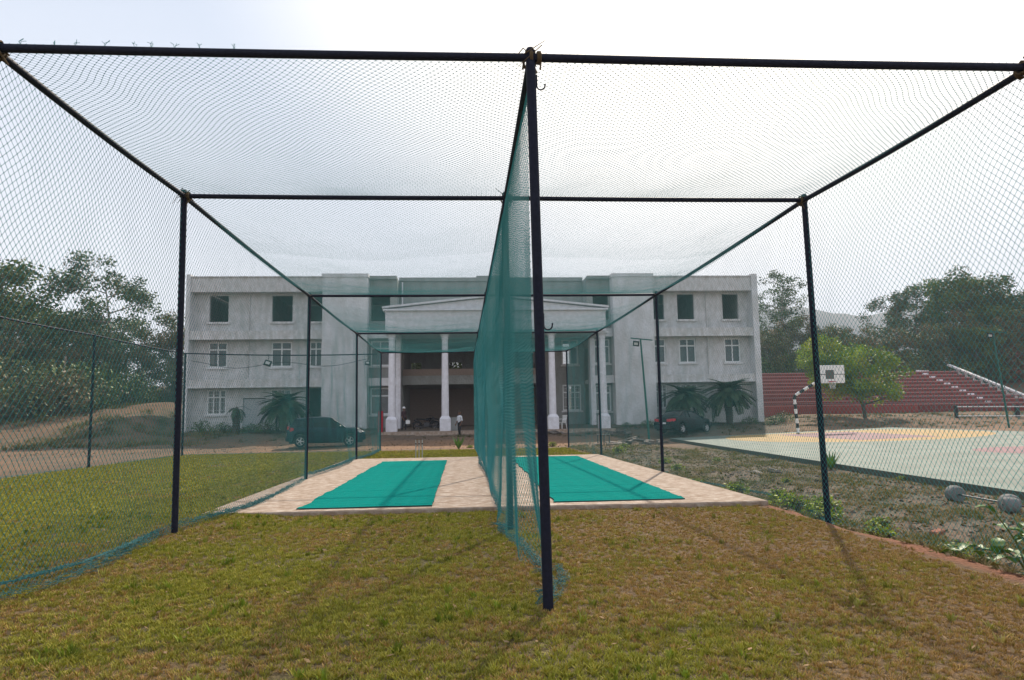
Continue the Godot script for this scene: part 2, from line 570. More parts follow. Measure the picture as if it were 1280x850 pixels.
func build_school() -> void:
	var root := thing("school_building", Vector3(0, 0, 0), "long white three-storey building with gabled portico and unfinished top floor", "building")
	var zw := -51.2                                  # face of the recessed wing walls
	var zb := -50.4                                  # face of ledges and projecting blocks
	var y0 := 0.35
	var top := 11.62
	var wing := func(x0: float, x1: float, wins: Array, fin_left: bool):
		var holes := []
		for q in wins: holes.append(q)
		var b := MB.new()
		holes_wall(b, x0, x1, y0, 10.5, zw - 0.25, zw, holes)
		part("wall", b.mesh(), M.plaster_grey, root)
		for lv in [[3.78, 4.33], [7.16, 7.75]]:
			var l := MB.new()
			l.span(x0, x1, lv[0], lv[1], zw + 0.003, zb)
			l.span(x0, x1, lv[0] - 0.03, lv[0] + 0.05, zb - 0.06, zb + 0.035)
			part("ledge", l.mesh(), M.plaster_stained, root)
		var f := MB.new()
		f.span(x0 - 0.05, x1, 10.503, top - 0.08, zw - 0.25, zb - 0.02)
		f.span(x0 - 0.12, x1 + 0.003, top - 0.08, top, zw - 0.3, zb + 0.06)
		part("parapet", f.mesh(), M.plaster_stained, root)
		var e := MB.new()                            # tapering fin that closes the end of the wing
		var xa := x0 - 0.28 if fin_left else x1 + 0.003
		var xb := x0 - 0.003 if fin_left else x1 + 0.45
		e.span(xa, xb, y0, top + 0.12, zw - 9.0, zb + 0.1)
		part("end_wall", e.mesh(), M.plaster, root)
	var lw := [[-17.83, -16.51], [-13.47, -12.03], [-10.8, -9.9]]
	var rw := [[14.15, 15.1], [16.12, 17.39], [19.57, 20.79]]
	for side in [lw, rw]:
		var hl := []
		for k in side.size():
			var q: Array = side[k]
			hl.append([q[0], q[1], 8.47, 10.36])
			hl.append([q[0], q[1], 5.23, 7.03])
			if side == lw and k == 2: hl.append([q[0], q[1], 0.95, 3.7])
			else: hl.append([q[0], q[1], 1.92, 3.66])
		if side == lw:
			hl.append([-15.35, -13.75, 0.75, 3.05])
			wing.call(-18.87, -9.74, hl, true)
		else: wing.call(14.02, 21.5, hl, false)
		for k in side.size():
			var q: Array = side[k]
			window(root, q[0], q[1], 5.23, 7.03, zw, 2)
			if not (side == lw and k == 2): window(root, q[0], q[1], 1.92, 3.66, zw, 3)
			var s := MB.new()
			s.span(q[0] - 0.12, q[1] + 0.12, 8.32, 8.467, zw - 0.1, zw + 0.14)
			part("sill", s.mesh(), M.plaster_stained, root)
	# roller shutter
	var sh := MB.new()
	for k in 22:
		sh.bevel_box(Vector3(-14.55, 0.8 + k * 0.102, zw - 0.12), Vector3(1.59, 0.098, 0.03), 0.009)
	part("roller_shutter", sh.mesh(), M.shutter, root)
	# plain projecting blocks either side of the portico
	for q in [[-9.74, -6.59], [11.04, 14.02]]:
		var b := MB.new()
		b.span(q[0] + 0.003, q[1] - 0.003, y0, 11.5, zw - 0.2, zb + 0.25)
		b.span(q[0] - 0.06, q[1] + 0.06, 11.503, 11.75, zw - 0.25, zb + 0.31)
		part("projecting_wall", b.mesh(), M.plaster, root)
	# narrow window strips between the blocks and the portico
	for q in [[-6.59, -4.6], [9.3, 11.04]]:
		var w0: float = q[0] + 0.12
		var w1: float = q[1] - (0.5 if q[0] < 0 else 0.14)
		if q[0] > 0: w0 += 0.32
		var b := MB.new()
		var hl := [[w0, w1, 8.47, 10.36], [w0, w1, 5.23, 7.03], [w0, w1, 1.75, 3.66]]
		holes_wall(b, q[0] + 0.003, q[1] - 0.003, y0, 11.5, zw - 0.2, zw + 0.05, hl)
		b.span(q[0] + 0.003, q[1] - 0.003, 11.503, 11.72, zw - 0.25, zw + 0.4)
		part("wall", b.mesh(), M.cement, root)
		window(root, w0, w1, 5.23, 7.03, zw + 0.05, 2)
		window(root, w0, w1, 1.75, 3.66, zw + 0.05, 2)
		for lv in [[3.78, 4.33], [7.16, 7.75]]:
			var l := MB.new()
			l.span(q[0] + 0.006, q[1] - 0.006, lv[0], lv[1], zw + 0.053, zb - 0.1)
			part("ledge", l.mesh(), M.plaster, root)
	# pilasters that frame the recess
	for x in [-4.45, 9.45]:
		var b := MB.new()
		b.span(x - 0.17, x + 0.17, y0, 8.0, -51.1, -50.35)
		part("pilaster", b.mesh(), M.white_paint, root)
	# upper wall and parapet over the entrance, bare cement
	var u := MB.new()
	u.span(-4.597, 9.297, 7.6, 11.7, -53.2, -52.9)
	u.span(-4.6, 9.3, 11.703, 11.98, -53.3, -52.75)
	u.span(-4.9, -4.6, 7.6, 11.7, -53.2, -51.5)
	u.span(9.3, 9.6, 7.6, 11.7, -53.2, -51.5)
	u.span(1.2, 3.6, 11.983, 12.12, -53.3, -52.8)
	part("upper_wall", u.mesh(), M.cement, root)
	# right part of the recess: cement wall with two windows
	var g := MB.new()
	holes_wall(g, 6.2, 9.297, y0, 7.597, -53.2, -52.95, [[7.6, 8.86, 5.29, 7.19], [7.6, 9.0, 1.85, 3.79]])
	part("wall", g.mesh(), M.cement, root)
	window(root, 7.6, 8.86, 5.29, 7.19, -52.95, 2)
	window(root, 7.6, 9.0, 1.85, 3.79, -52.95, 3)
	# entrance hall, two storeys deep, with openings in its back wall
	var hall := MB.new()
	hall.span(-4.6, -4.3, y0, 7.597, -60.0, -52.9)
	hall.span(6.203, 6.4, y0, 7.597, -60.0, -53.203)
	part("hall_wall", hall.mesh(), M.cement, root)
	var back := MB.new()
	holes_wall(back, -4.3, 6.2, y0, 7.6, -60.2, -60.0, [[-4.2, -3.35, 5.25, 6.1], [-1.0, 0.05, 5.25, 6.1], [2.6, 3.6, 5.25, 6.1], [-2.1, -1.85, 1.3, 2.6]])
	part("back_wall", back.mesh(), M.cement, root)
	var slab := MB.new()
	slab.span(-4.297, 6.197, 3.89, 4.54, -59.99, -52.0)
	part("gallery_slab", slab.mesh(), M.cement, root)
	var rail := MB.new()
	rail.span(-4.29, 6.19, 4.543, 5.05, -52.5, -52.4)
	part("gallery_rail", rail.mesh(), M.brown_panel, root)
	var ceil_ := MB.new()
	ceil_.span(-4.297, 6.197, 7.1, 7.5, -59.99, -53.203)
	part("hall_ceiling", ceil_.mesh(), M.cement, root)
	var dark := MB.new()
	dark.span(-4.29, 6.19, 0.62, 3.88, -59.7, -59.5)
	part("panelled_wall", dark.mesh(), M.brown_panel, root)
	# porch: floor, steps, columns, entablature, gable
	var fl := MB.new()
	fl.span(-5.3, 10.1, 0.0, 0.6, -60.0, -46.2)
	part("porch_floor", fl.mesh(), M.concrete, root)
	for k in 2:
		var s := MB.new()
		s.span(-3.0 - k * 0.05, 8.0 + k * 0.05, -0.1, 0.42 - k * 0.16, -46.197 + k * 0.34, -45.857 + k * 0.34)
		part("step", s.mesh(), M.concrete, root)
	for x in [-4.56, -1.07, 6.06, 9.5]:
		var cn := Node3D.new()
		cn.name = "column"
		root.add_child(cn, true)
		cn.position = Vector3(x, 0, -47.0)
		var c := MB.new()
		c.lathe([[0.24, 1.55], [0.235, 3.0], [0.22, 4.6], [0.2, 6.62]], 20)
		part("shaft", c.mesh(), M.white_paint, cn)
		var p := MB.new()
		p.bevel_box(Vector3(0, 0.995, 0), Vector3(0.72, 0.79, 0.72), 0.02)
		var ring := func(hw: float, y: float): return PackedVector3Array([Vector3(hw, y, -hw), Vector3(hw, y, hw), Vector3(-hw, y, hw), Vector3(-hw, y, -hw)])
		p.loft([ring.call(0.36, 1.393), ring.call(0.24, 1.58)], true)
		part("pedestal", p.mesh(), M.white_paint, cn)
		var q := MB.new()
		q.lathe([[0.2, 6.6], [0.235, 6.66], [0.235, 6.7], [0.21, 6.74], [0.25, 6.84], [0.34, 6.97]], 20)
		q.bevel_box(Vector3(0, 7.03, 0), Vector3(0.78, 0.12, 0.78), 0.015)
		part("capital", q.mesh(), M.white_paint, cn)
	var en := MB.new()
	en.span(-4.95, 9.7, 7.1, 8.5, -46.95, -46.5)
	en.span(-4.95, -4.5, 7.1, 8.5, -51.0, -46.953)
	en.span(9.25, 9.7, 7.1, 8.5, -51.0, -46.953)
	en.span(-4.49, 9.24, 7.35, 7.5, -52.88, -46.96)
	part("entablature", en.mesh(), M.white_paint, root)
	var cor := MB.new()
	cor.span(-5.1, 9.85, 8.503, 8.62, -51.0, -46.3)
	part("cornice", cor.mesh(), M.white_paint, root)
	var ped := MB.new()
	var prism := func(x0: float, x1: float, ya: float, yp: float, za: float, zc: float):
		var xm := (x0 + x1) / 2
		var a := [Vector3(x0, ya, za), Vector3(x1, ya, za), Vector3(xm, yp, za)]
		var c := [Vector3(x0, ya, zc), Vector3(x1, ya, zc), Vector3(xm, yp, zc)]
		ped.tri(a[0], a[1], a[2]); ped.tri(c[1], c[0], c[2])
		ped.quad(a[1], c[1], c[2], a[2]); ped.quad(c[0], a[0], a[2], c[2]); ped.quad(c[0], c[1], a[1], a[0])
	prism.call(-4.9, 9.65, 8.623, 9.42, -46.55, -52.8)
	part("gable", ped.mesh(), M.white_paint, root)
	var rk := MB.new()
	for s in [[-5.15, 2.375, 8.66, 9.46], [9.9, 2.375, 8.66, 9.46]]:
		var a := Vector3(s[0], s[2], 0)
		var bq := Vector3(s[1], s[3], 0)
		var L := a.distance_to(bq)
		var dirn := (bq - a).normalized()
		var bs := Basis(dirn, Vector3(0, 0, 1).cross(dirn), Vector3(0, 0, 1))
		rk.box((a + bq) / 2 + Vector3(0, 0.06, -49.6), Vector3(L, 0.12, 6.6), bs)
	part("raking_cornice", rk.mesh(), M.white_paint, root)
	var pipe := MB.new()
	pipe.rod(Vector3(-4.35, 8.7, -52.7), Vector3(-4.35, 11.6, -52.7), 0.06)
	part("down_pipe", pipe.mesh(), M.white_paint, root)
	# rooms behind the windows: floors, partitions, rear wall, roof
	for q in [[-18.8, -4.62], [9.35, 21.45]]:
		var fl2 := MB.new()
		for y in [[0.3, 0.7], [3.8, 4.1], [7.2, 7.5], [11.0, 11.2]]:
			fl2.span(q[0], q[1], y[0], y[1], -59.9, -51.47)
		part("floor_slab", fl2.mesh(), M.dim_plaster, root)
		var iw := MB.new()
		iw.span(q[0], q[1], 0.703, 10.997, -60.2, -59.903)
		for x in [q[0] + 4.2, q[0] + 8.9, q[1] - 0.3]:
			for y in [[0.703, 3.797], [4.103, 7.197], [7.503, 10.997]]:
				iw.span(x, x + 0.2, y[0], y[1], -59.9, -51.47)
		part("partition_wall", iw.mesh(), M.dim_plaster, root)
	var rf := MB.new()
	rf.span(-4.59, 9.29, 11.2, 11.4, -60.2, -53.31)
	rf.span(-4.59, 9.29, 7.603, 11.197, -60.2, -59.9)
	part("roof_slab", rf.mesh(), M.cement, root)
	# old pipes and a cable on the front
	var st := MB.new()
	for x in [-15.05, 18.3]:
		st.rod(Vector3(x, 4.35, zw + 0.07), Vector3(x, 10.5, zw + 0.07), 0.045, 6)
	part("drain_pipe", st.mesh(), M.plaster_stained, root)

# ---------------------------------------------------------------- vehicles
func section(x: float, pts: Array) -> PackedVector3Array:      # full ring from half profile [[half width, y], ...] bottom to top
	var r := PackedVector3Array()
	for q in pts: r.append(Vector3(x, q[1], q[0]))
	for k in range(pts.size() - 1, -1, -1): r.append(Vector3(x, pts[k][1], -pts[k][0]))
	return r

func car(label: String, at: Vector3, turn: float, paint: Material, L: float, hatch: bool) -> Node3D:
	var root := thing("parked_car", at, label, "car", "", turn)
	var hl := L / 2
	var hw := 0.85
	var wf := hl - 0.78                               # front axle
	var wr := -hl + (0.66 if hatch else 0.95)
	var wheel_r := 0.3
	var hood := 0.93 if hatch else 0.9
	var boot := 0.98 if hatch else 1.02
	# body shell up to the belt line, with arches cut as raised sills
	var body := MB.new()
	var rings := []
	var xs := []
	for k in 41: xs.append(lerpf(-hl, hl, k / 40.0))
	for x in xs:
		var t: float = (x + hl) / L
		var nose := sm(1.0, 0.86, t)
		var tail := sm(0.0, 0.1, t)
		var w := hw * (0.80 + 0.2 * minf(nose, 1.0)) * (0.86 + 0.14 * tail)
		var belt := lerpf(boot, hood, sm(0.3, 0.75, t))
		belt = lerpf(belt, 0.70, pow(sm(0.82, 1.0, t), 2.0))
		if t < 0.06: belt = lerpf(0.72 if not hatch else 0.86, belt, t / 0.06)
		var bot := 0.2 + 0.14 * sm(0.93, 1.0, t) + 0.12 * sm(0.09, 0.0, t)
		for ax in [wf, wr]:
			var dx: float = absf(x - ax)
			if dx < wheel_r + 0.06: bot = maxf(bot, 0.3 + sqrt(maxf(0.0, pow(wheel_r + 0.06, 2) - dx * dx)))
		var m := lerpf(bot, belt, 0.45)
		rings.append(section(x, [[w * 0.9, bot], [w * 0.985, minf(bot + 0.1, m)], [w, m], [w * 0.99, lerpf(m, belt, 0.6)], [w * 0.94, belt], [w * 0.7, belt + 0.035], [0.001, belt + 0.05]]))
	body.loft(rings, true)
	part("body", body.smooth_mesh(), paint, root)
	# floor pan so that nothing shows through under the arches
	var pan := MB.new()
	pan.span(-hl + 0.12, hl - 0.12, 0.19, 0.6, -hw * 0.72, hw * 0.72)
	part("underbody", pan.mesh(), M.black_plastic, root)
	# cabin glass
	var xr0 := -hl + (0.1 if hatch else 0.62)          # foot of rear window
	var xr1 := -hl + (0.42 if hatch else 1.25)         # rear edge of roof
	var xf1 := hl - (1.72 if hatch else 1.95)          # front edge of roof
	var xf0 := hl - (0.98 if hatch else 1.15)          # foot of windscreen
	var roof := 1.5 if hatch else 1.45
	var glass := MB.new()
	var gr := []
	var lid := MB.new()
	var lr := []
	for k in 25:
		var x := lerpf(xr0, xf0, k / 24.0)
		var y := roof - 0.05
		if x < xr1: y = lerpf(0.97, roof - 0.05, pow((x - xr0) / (xr1 - xr0), 0.8))
		elif x > xf1: y = lerpf(roof - 0.05, 0.92, (x - xf1) / (xf0 - xf1))
		else: y += 0.045 * sin(PI * (x - xr1) / (xf1 - xr1)) - (0.05 * (xf1 - x) / (xf1 - xr1) if hatch else 0.0)
		var q := clampf((y - 0.92) / (roof - 0.92), 0, 1)
		gr.append(section(x, [[hw * 0.93, 0.88], [hw * lerpf(0.92, 0.84, q), lerpf(0.9, y, 0.5)], [hw * lerpf(0.9, 0.74, q), y], [0.001, y + 0.03 * q]]))
		if x >= xr1 - 0.06 and x <= xf1 + 0.06:
			lr.append(section(x, [[hw * lerpf(0.9, 0.765, q), y - 0.045], [hw * 0.73, y + 0.016], [hw * 0.4, y + 0.042], [0.001, y + 0.05]]))
	glass.loft(gr, true)
	part("window_glass", glass.smooth_mesh(), M.car_glass, root)
	lid.loft(lr, true)
	part("roof", lid.smooth_mesh(), paint, root)
	for s in [-1, 1]:
		var pil := MB.new()
		for seg in [[Vector3(xf0 + 0.02, 0.92, s * hw * 0.93), Vector3(xf1, roof - 0.05, s * hw * 0.76)], [Vector3(xr0 + 0.05, 0.97, s * hw * 0.92), Vector3(xr1, roof - 0.07, s * hw * 0.76)], [Vector3(lerpf(xr1, xf1, 0.5), 0.92, s * hw * 0.935), Vector3(lerpf(xr1, xf1, 0.5) - 0.06, roof - 0.02, s * hw * 0.765)], [Vector3(xr1 + 0.12, 0.94, s * hw * 0.935), Vector3(xr1 + 0.18, roof - 0.06, s * hw * 0.77)]]:
			pil.rod(seg[0], seg[1], 0.035, 6)
		part("pillar", pil.mesh(), paint, root)
		var seam := MB.new()
		for x in [lerpf(xr1, xf1, 0.5), xf0 - 0.12, wr + 0.42]:
			seam.span(x - 0.006, x + 0.006, 0.34, 0.93, s * (hw * 0.998), s * (hw * 1.004))
		part("door_seam", seam.mesh(), M.black_plastic, root)
		for x in [lerpf(xr1, xf1, 0.5) + 0.16, wr + 0.5]:
			var hd := MB.new()
			hd.bevel_box(Vector3(x, 0.8, s * hw * 1.0), Vector3(0.2, 0.035, 0.05), 0.01)
			part("door_handle", hd.mesh(), paint, root)
		var mi := MB.new()
		mi.bevel_box(Vector3(xf0 - 0.28, 1.0, s * (hw + 0.08)), Vector3(0.12, 0.14, 0.2), 0.03)
		part("mirror", mi.mesh(), paint, root)
		var lamp := MB.new()
		lamp.loft([section_patch(hl - 0.42, 0.72, 0.85, hw * 0.94 * s, 0.05 * s), section_patch(hl - 0.22, 0.68, 0.8, hw * 0.86 * s, 0.12 * s), section_patch(hl - 0.08, 0.62, 0.72, hw * 0.68 * s, 0.16 * s)], true)
		part("headlight", lamp.mesh(), M.lamp_glass, root)
		var tl := MB.new()
		if hatch:
			tl.loft([section_patch(-hl + 0.02, 0.78, 1.06, hw * 0.72 * s, 0.14 * s), section_patch(-hl + 0.2, 0.8, 1.0, hw * 0.93 * s, 0.05 * s), section_patch(-hl + 0.34, 0.86, 0.96, hw * 0.975 * s, 0.02 * s)], true)
		else:
			tl.loft([section_patch(-hl - 0.01, 0.76, 0.92, hw * 0.6 * s, 0.2 * s), section_patch(-hl + 0.12, 0.78, 0.95, hw * 0.9 * s, 0.08 * s), section_patch(-hl + 0.24, 0.84, 0.94, hw * 0.95 * s, 0.03 * s)], true)
		part("tail_light", tl.mesh(), M.red_lens, root)
		for ax in [wf, wr]:
			var wn := Node3D.new()
			wn.name = "wheel"
			root.add_child(wn, true)
			wn.position = Vector3(ax, wheel_r, s * (hw - 0.12))
			var ty := MB.new()
			var bs := Basis(Vector3(1, 0, 0), PI / 2 * s)
			ty.lathe([[0.17, -0.1], [0.27, -0.1], [wheel_r, -0.07], [wheel_r, 0.07], [0.275, 0.1], [0.2, 0.1]], 24, Vector3.ZERO, bs)
			part("tyre", ty.mesh(), M.rubber, wn)
			var rm := MB.new()
			rm.lathe([[0.205, 0.095], [0.195, 0.1], [0.185, 0.06], [0.17, 0.03]], 24, Vector3.ZERO, bs)
			for k in 5:
				var an := TAU * k / 5
				rm.box(bs * Vector3(cos(an) * 0.11, 0.075, sin(an) * 0.11), Vector3(0.19, 0.03, 0.055), bs * Basis(Vector3.UP, -an))
			rm.lathe([[0.06, 0.06], [0.055, 0.105], [0.001, 0.11]], 12, Vector3.ZERO, bs)
			part("rim", rm.mesh(), M.alloy, wn)
			var bk := MB.new()
			bk.lathe([[0.19, 0.0], [0.001, 0.005]], 16, Vector3.ZERO, bs)
			part("brake_disc", bk.mesh(), M.black_plastic, wn)
	var bp := MB.new()
	bp.bevel_box(Vector3(-hl - 0.01, 0.42, 0), Vector3(0.12, 0.2, hw * 1.55), 0.03)
	part("rear_bumper", bp.mesh(), M.black_plastic, root)
	var fb := MB.new()
	fb.bevel_box(Vector3(hl - 0.03, 0.42, 0), Vector3(0.12, 0.2, hw * 1.3), 0.03)
	part("front_bumper", fb.mesh(), M.black_plastic, root)
	var pl := MB.new()
	pl.bevel_box(Vector3(-hl - 0.03, 0.66, 0), Vector3(0.03, 0.11, 0.5), 0.004)
	part("number_plate", pl.mesh(), M.white_paint, root)
	return root

func section_patch(x: float, ya: float, yb: float, z: float, depth: float) -> PackedVector3Array:
	if depth > 0: return PackedVector3Array([Vector3(x, ya, z - depth), Vector3(x, ya, z + 0.015), Vector3(x, yb, z + 0.012), Vector3(x, yb, z - depth)])
	return PackedVector3Array([Vector3(x, ya, z - 0.015), Vector3(x, ya, z - depth), Vector3(x, yb, z - depth), Vector3(x, yb, z - 0.012)])

func motorcycle(at: Vector3, turn: float, label: String) -> void:
	var root := thing("motorcycle", at, label, "motorcycle", "", turn)
	for x in [-0.62, 0.64]:
		var w := Node3D.new()
		w.name = "wheel"; root.add_child(w, true); w.position = Vector3(x, 0.3, 0)
		var ty := MB.new()
		var bs := Basis(Vector3(1, 0, 0), PI / 2)
		ty.lathe([[0.23, -0.04], [0.29, -0.035], [0.3, 0.0], [0.29, 0.035], [0.23, 0.04], [0.23, -0.04]], 20, Vector3.ZERO, bs)
		part("tyre", ty.mesh(), M.rubber, w)
		var rm := MB.new()
		for k in 6:
			rm.rod(Vector3.ZERO, Vector3(cos(k * 1.047) * 0.24, sin(k * 1.047) * 0.24, 0), 0.008, 4)
		rm.lathe([[0.05, -0.05], [0.05, 0.05]], 10, Vector3.ZERO, bs)
		part("rim", rm.mesh(), M.alloy, w)
	var f := MB.new()
	f.tube(PackedVector3Array([Vector3(0.64, 0.3, 0.07), Vector3(0.42, 0.95, 0.06)]), [0.025], 6)
	f.tube(PackedVector3Array([Vector3(0.64, 0.3, -0.07), Vector3(0.42, 0.95, -0.06)]), [0.025], 6)
	f.tube(PackedVector3Array([Vector3(0.42, 0.88, 0), Vector3(0.1, 0.45, 0), Vector3(-0.25, 0.4, 0), Vector3(-0.62, 0.3, 0.06)]), [0.03], 6)
	part("frame", f.mesh(), M.black_plastic, root)
	var e := MB.new()
	e.bevel_box(Vector3(0.05, 0.42, 0), Vector3(0.42, 0.3, 0.24), 0.05)
	e.tube(PackedVector3Array([Vector3(0.1, 0.3, 0.14), Vector3(-0.3, 0.24, 0.16), Vector3(-0.8, 0.32, 0.17)]), [0.03, 0.04, 0.05], 8)
	part("engine", e.mesh(), M.dark_metal, root)
	var t := MB.new()
	t.bevel_box(Vector3(0.18, 0.77, 0), Vector3(0.46, 0.22, 0.26), 0.08, Basis(Vector3(0, 0, 1), 0.15))
	part("fuel_tank", t.mesh(), M.car_black, root)
	var s := MB.new()
	s.bevel_box(Vector3(-0.36, 0.78, 0), Vector3(0.68, 0.1, 0.25), 0.04, Basis(Vector3(0, 0, 1), -0.06))
	s.bevel_box(Vector3(-0.7, 0.68, 0), Vector3(0.3, 0.12, 0.14), 0.03, Basis(Vector3(0, 0, 1), -0.3))
	part("seat", s.mesh(), M.rubber, root)
	var hb := MB.new()
	hb.tube(PackedVector3Array([Vector3(0.22, 1.03, 0.34), Vector3(0.38, 1.0, 0.2), Vector3(0.42, 0.97, 0), Vector3(0.38, 1.0, -0.2), Vector3(0.22, 1.03, -0.34)]), [0.014], 6)
	hb.lathe([[0.02, 0.0], [0.08, 0.03], [0.085, 0.09]], 12, Vector3(0.46, 0.88, 0), Basis(Vector3(0, 0, 1), -PI / 2))
	part("handlebar", hb.mesh(), M.dark_metal, root)
	var g := MB.new()
	for x in [-0.62, 0.64]:
		var pts := PackedVector3Array()
		for k in 7: pts.append(Vector3(x + cos(0.5 + k * 0.36) * 0.335, 0.3 + sin(0.5 + k * 0.36) * 0.335, 0))
		g.tube(pts, [0.05], 6)
	part("mudguard", g.mesh(), M.car_black, root)

# ---------------------------------------------------------------- people
func sdf_person(bones: Array, lo: Vector3, hi: Vector3, cell: float) -> MB:
	# bones: [a, b, ra, rb, colour]; the field is a smooth minimum of tapered capsules, meshed as surface nets
	var nx := int((hi.x - lo.x) / cell) + 1
	var ny := int((hi.y - lo.y) / cell) + 1
	var nz := int((hi.z - lo.z) / cell) + 1
	var field := PackedFloat32Array()
	field.resize(nx * ny * nz)
	field.fill(1.0)
	var hits := {}
	for bo in bones:
		var a: Vector3 = bo[0]
		var e: Vector3 = bo[1]
		var rr: float = maxf(bo[2], bo[3]) + cell * 3.0
		var mn := ((a.min(e) - Vector3.ONE * rr - lo) / cell).floor().max(Vector3.ZERO)
		var mx := ((a.max(e) + Vector3.ONE * rr - lo) / cell).ceil().min(Vector3(nx - 1, ny - 1, nz - 1))
		var ab := e - a
		var l2 := maxf(ab.length_squared(), 1e-8)
		for y in range(int(mn.y), int(mx.y) + 1):
			for z in range(int(mn.z), int(mx.z) + 1):
				for x in range(int(mn.x), int(mx.x) + 1):
					var p := lo + Vector3(x, y, z) * cell
					var t := clampf((p - a).dot(ab) / l2, 0, 1)
					var d: float = p.distance_to(a + ab * t) - lerpf(bo[2], bo[3], t)
					var id := (y * nz + z) * nx + x
					var f := field[id]
					var k := 0.035
					var hh := clampf(0.5 + 0.5 * (f - d) / k, 0, 1)
					field[id] = lerpf(f, d, hh) - k * hh * (1.0 - hh)
	var out := MB.new()
	var at := {}
	var verts := PackedVector3Array()
	var quads := []
	var corner := [0, 1, nx, nx + 1, nz * nx, nz * nx + 1, nz * nx + nx, nz * nx + nx + 1]
	var off := [Vector3(0, 0, 0), Vector3(1, 0, 0), Vector3(0, 0, 1), Vector3(1, 0, 1), Vector3(0, 1, 0), Vector3(1, 1, 0), Vector3(0, 1, 1), Vector3(1, 1, 1)]
	var edges := [[0, 1], [2, 3], [4, 5], [6, 7], [0, 2], [1, 3], [4, 6], [5, 7], [0, 4], [1, 5], [2, 6], [3, 7]]
	for y in ny - 1:
		for z in nz - 1:
			for x in nx - 1:
				var id := (y * nz + z) * nx + x
				var neg := 0
				for q in corner:
					if field[id + q] < 0: neg += 1
				if neg == 0 or neg == 8: continue
				var s := Vector3.ZERO
				var cnt := 0
				for ed in edges:
					var fa := field[id + corner[ed[0]]]
					var fb := field[id + corner[ed[1]]]
					if (fa < 0) != (fb < 0):
						s += (off[ed[0]] as Vector3).lerp(off[ed[1]], fa / (fa - fb)); cnt += 1
				at[id] = verts.size()
				verts.append(lo + (Vector3(x, y, z) + s / cnt) * cell)
	var cols := []
	for p in verts:
		var best := 9.0
		var cc := Color(0.5, 0.5, 0.5)
		for bo in bones:
			var a: Vector3 = bo[0]
			var ab: Vector3 = bo[1] - a
			var t := clampf((p - a).dot(ab) / maxf(ab.length_squared(), 1e-8), 0, 1)
			var d: float = p.distance_to(a + ab * t) - lerpf(bo[2], bo[3], t)
			if d < best:
				best = d; cc = bo[4]
		cols.append(cc)
	var sx := 1
	var sz := nx
	var sy := nz * nx
	for y in range(1, ny - 1):
		for z in range(1, nz - 1):
			for x in range(1, nx - 1):
				var id := (y * nz + z) * nx + x
				var f0 := field[id] < 0
				for ax in [[sx, sz, sy], [sz, sy, sx], [sy, sx, sz]]:
					if (field[id + ax[0]] < 0) != f0:
						var q := [id, id - ax[1], id - ax[1] - ax[2], id - ax[2]]
						if not (at.has(q[0]) and at.has(q[1]) and at.has(q[2]) and at.has(q[3])): continue
						if f0: q.reverse()
						quads.append([at[q[0]], at[q[1]], at[q[2]], at[q[3]]])
	for q in quads:
		out.col = cols[q[0]]
		out.quad(verts[q[0]], verts[q[1]], verts[q[2]], verts[q[3]])
	return out

func hand(b: MB, wrist: Vector3, dirn: Vector3, palm_n: Vector3, skin: Color) -> void:
	b.col = skin
	var side := dirn.cross(palm_n).normalized()
	b.bevel_box(wrist + dirn * 0.045, Vector3(0.075, 0.1, 0.03), 0.01, Basis(side, dirn, side.cross(dirn)))
	for k in 4:
		var o := wrist + dirn * 0.09 + side * (k - 1.5) * 0.019
		var l: float = [0.065, 0.078, 0.07, 0.055][k]
		b.tube(PackedVector3Array([o, o + dirn * l * 0.5 + palm_n * 0.006, o + dirn * l * 0.85 + palm_n * 0.03]), [0.009, 0.0085, 0.007], 5)
	var th := wrist + dirn * 0.03 + side * 0.035
	b.tube(PackedVector3Array([th, th + side * 0.028 + dirn * 0.03, th + side * 0.03 + dirn * 0.062 + palm_n * 0.012]), [0.011, 0.01, 0.008], 5)

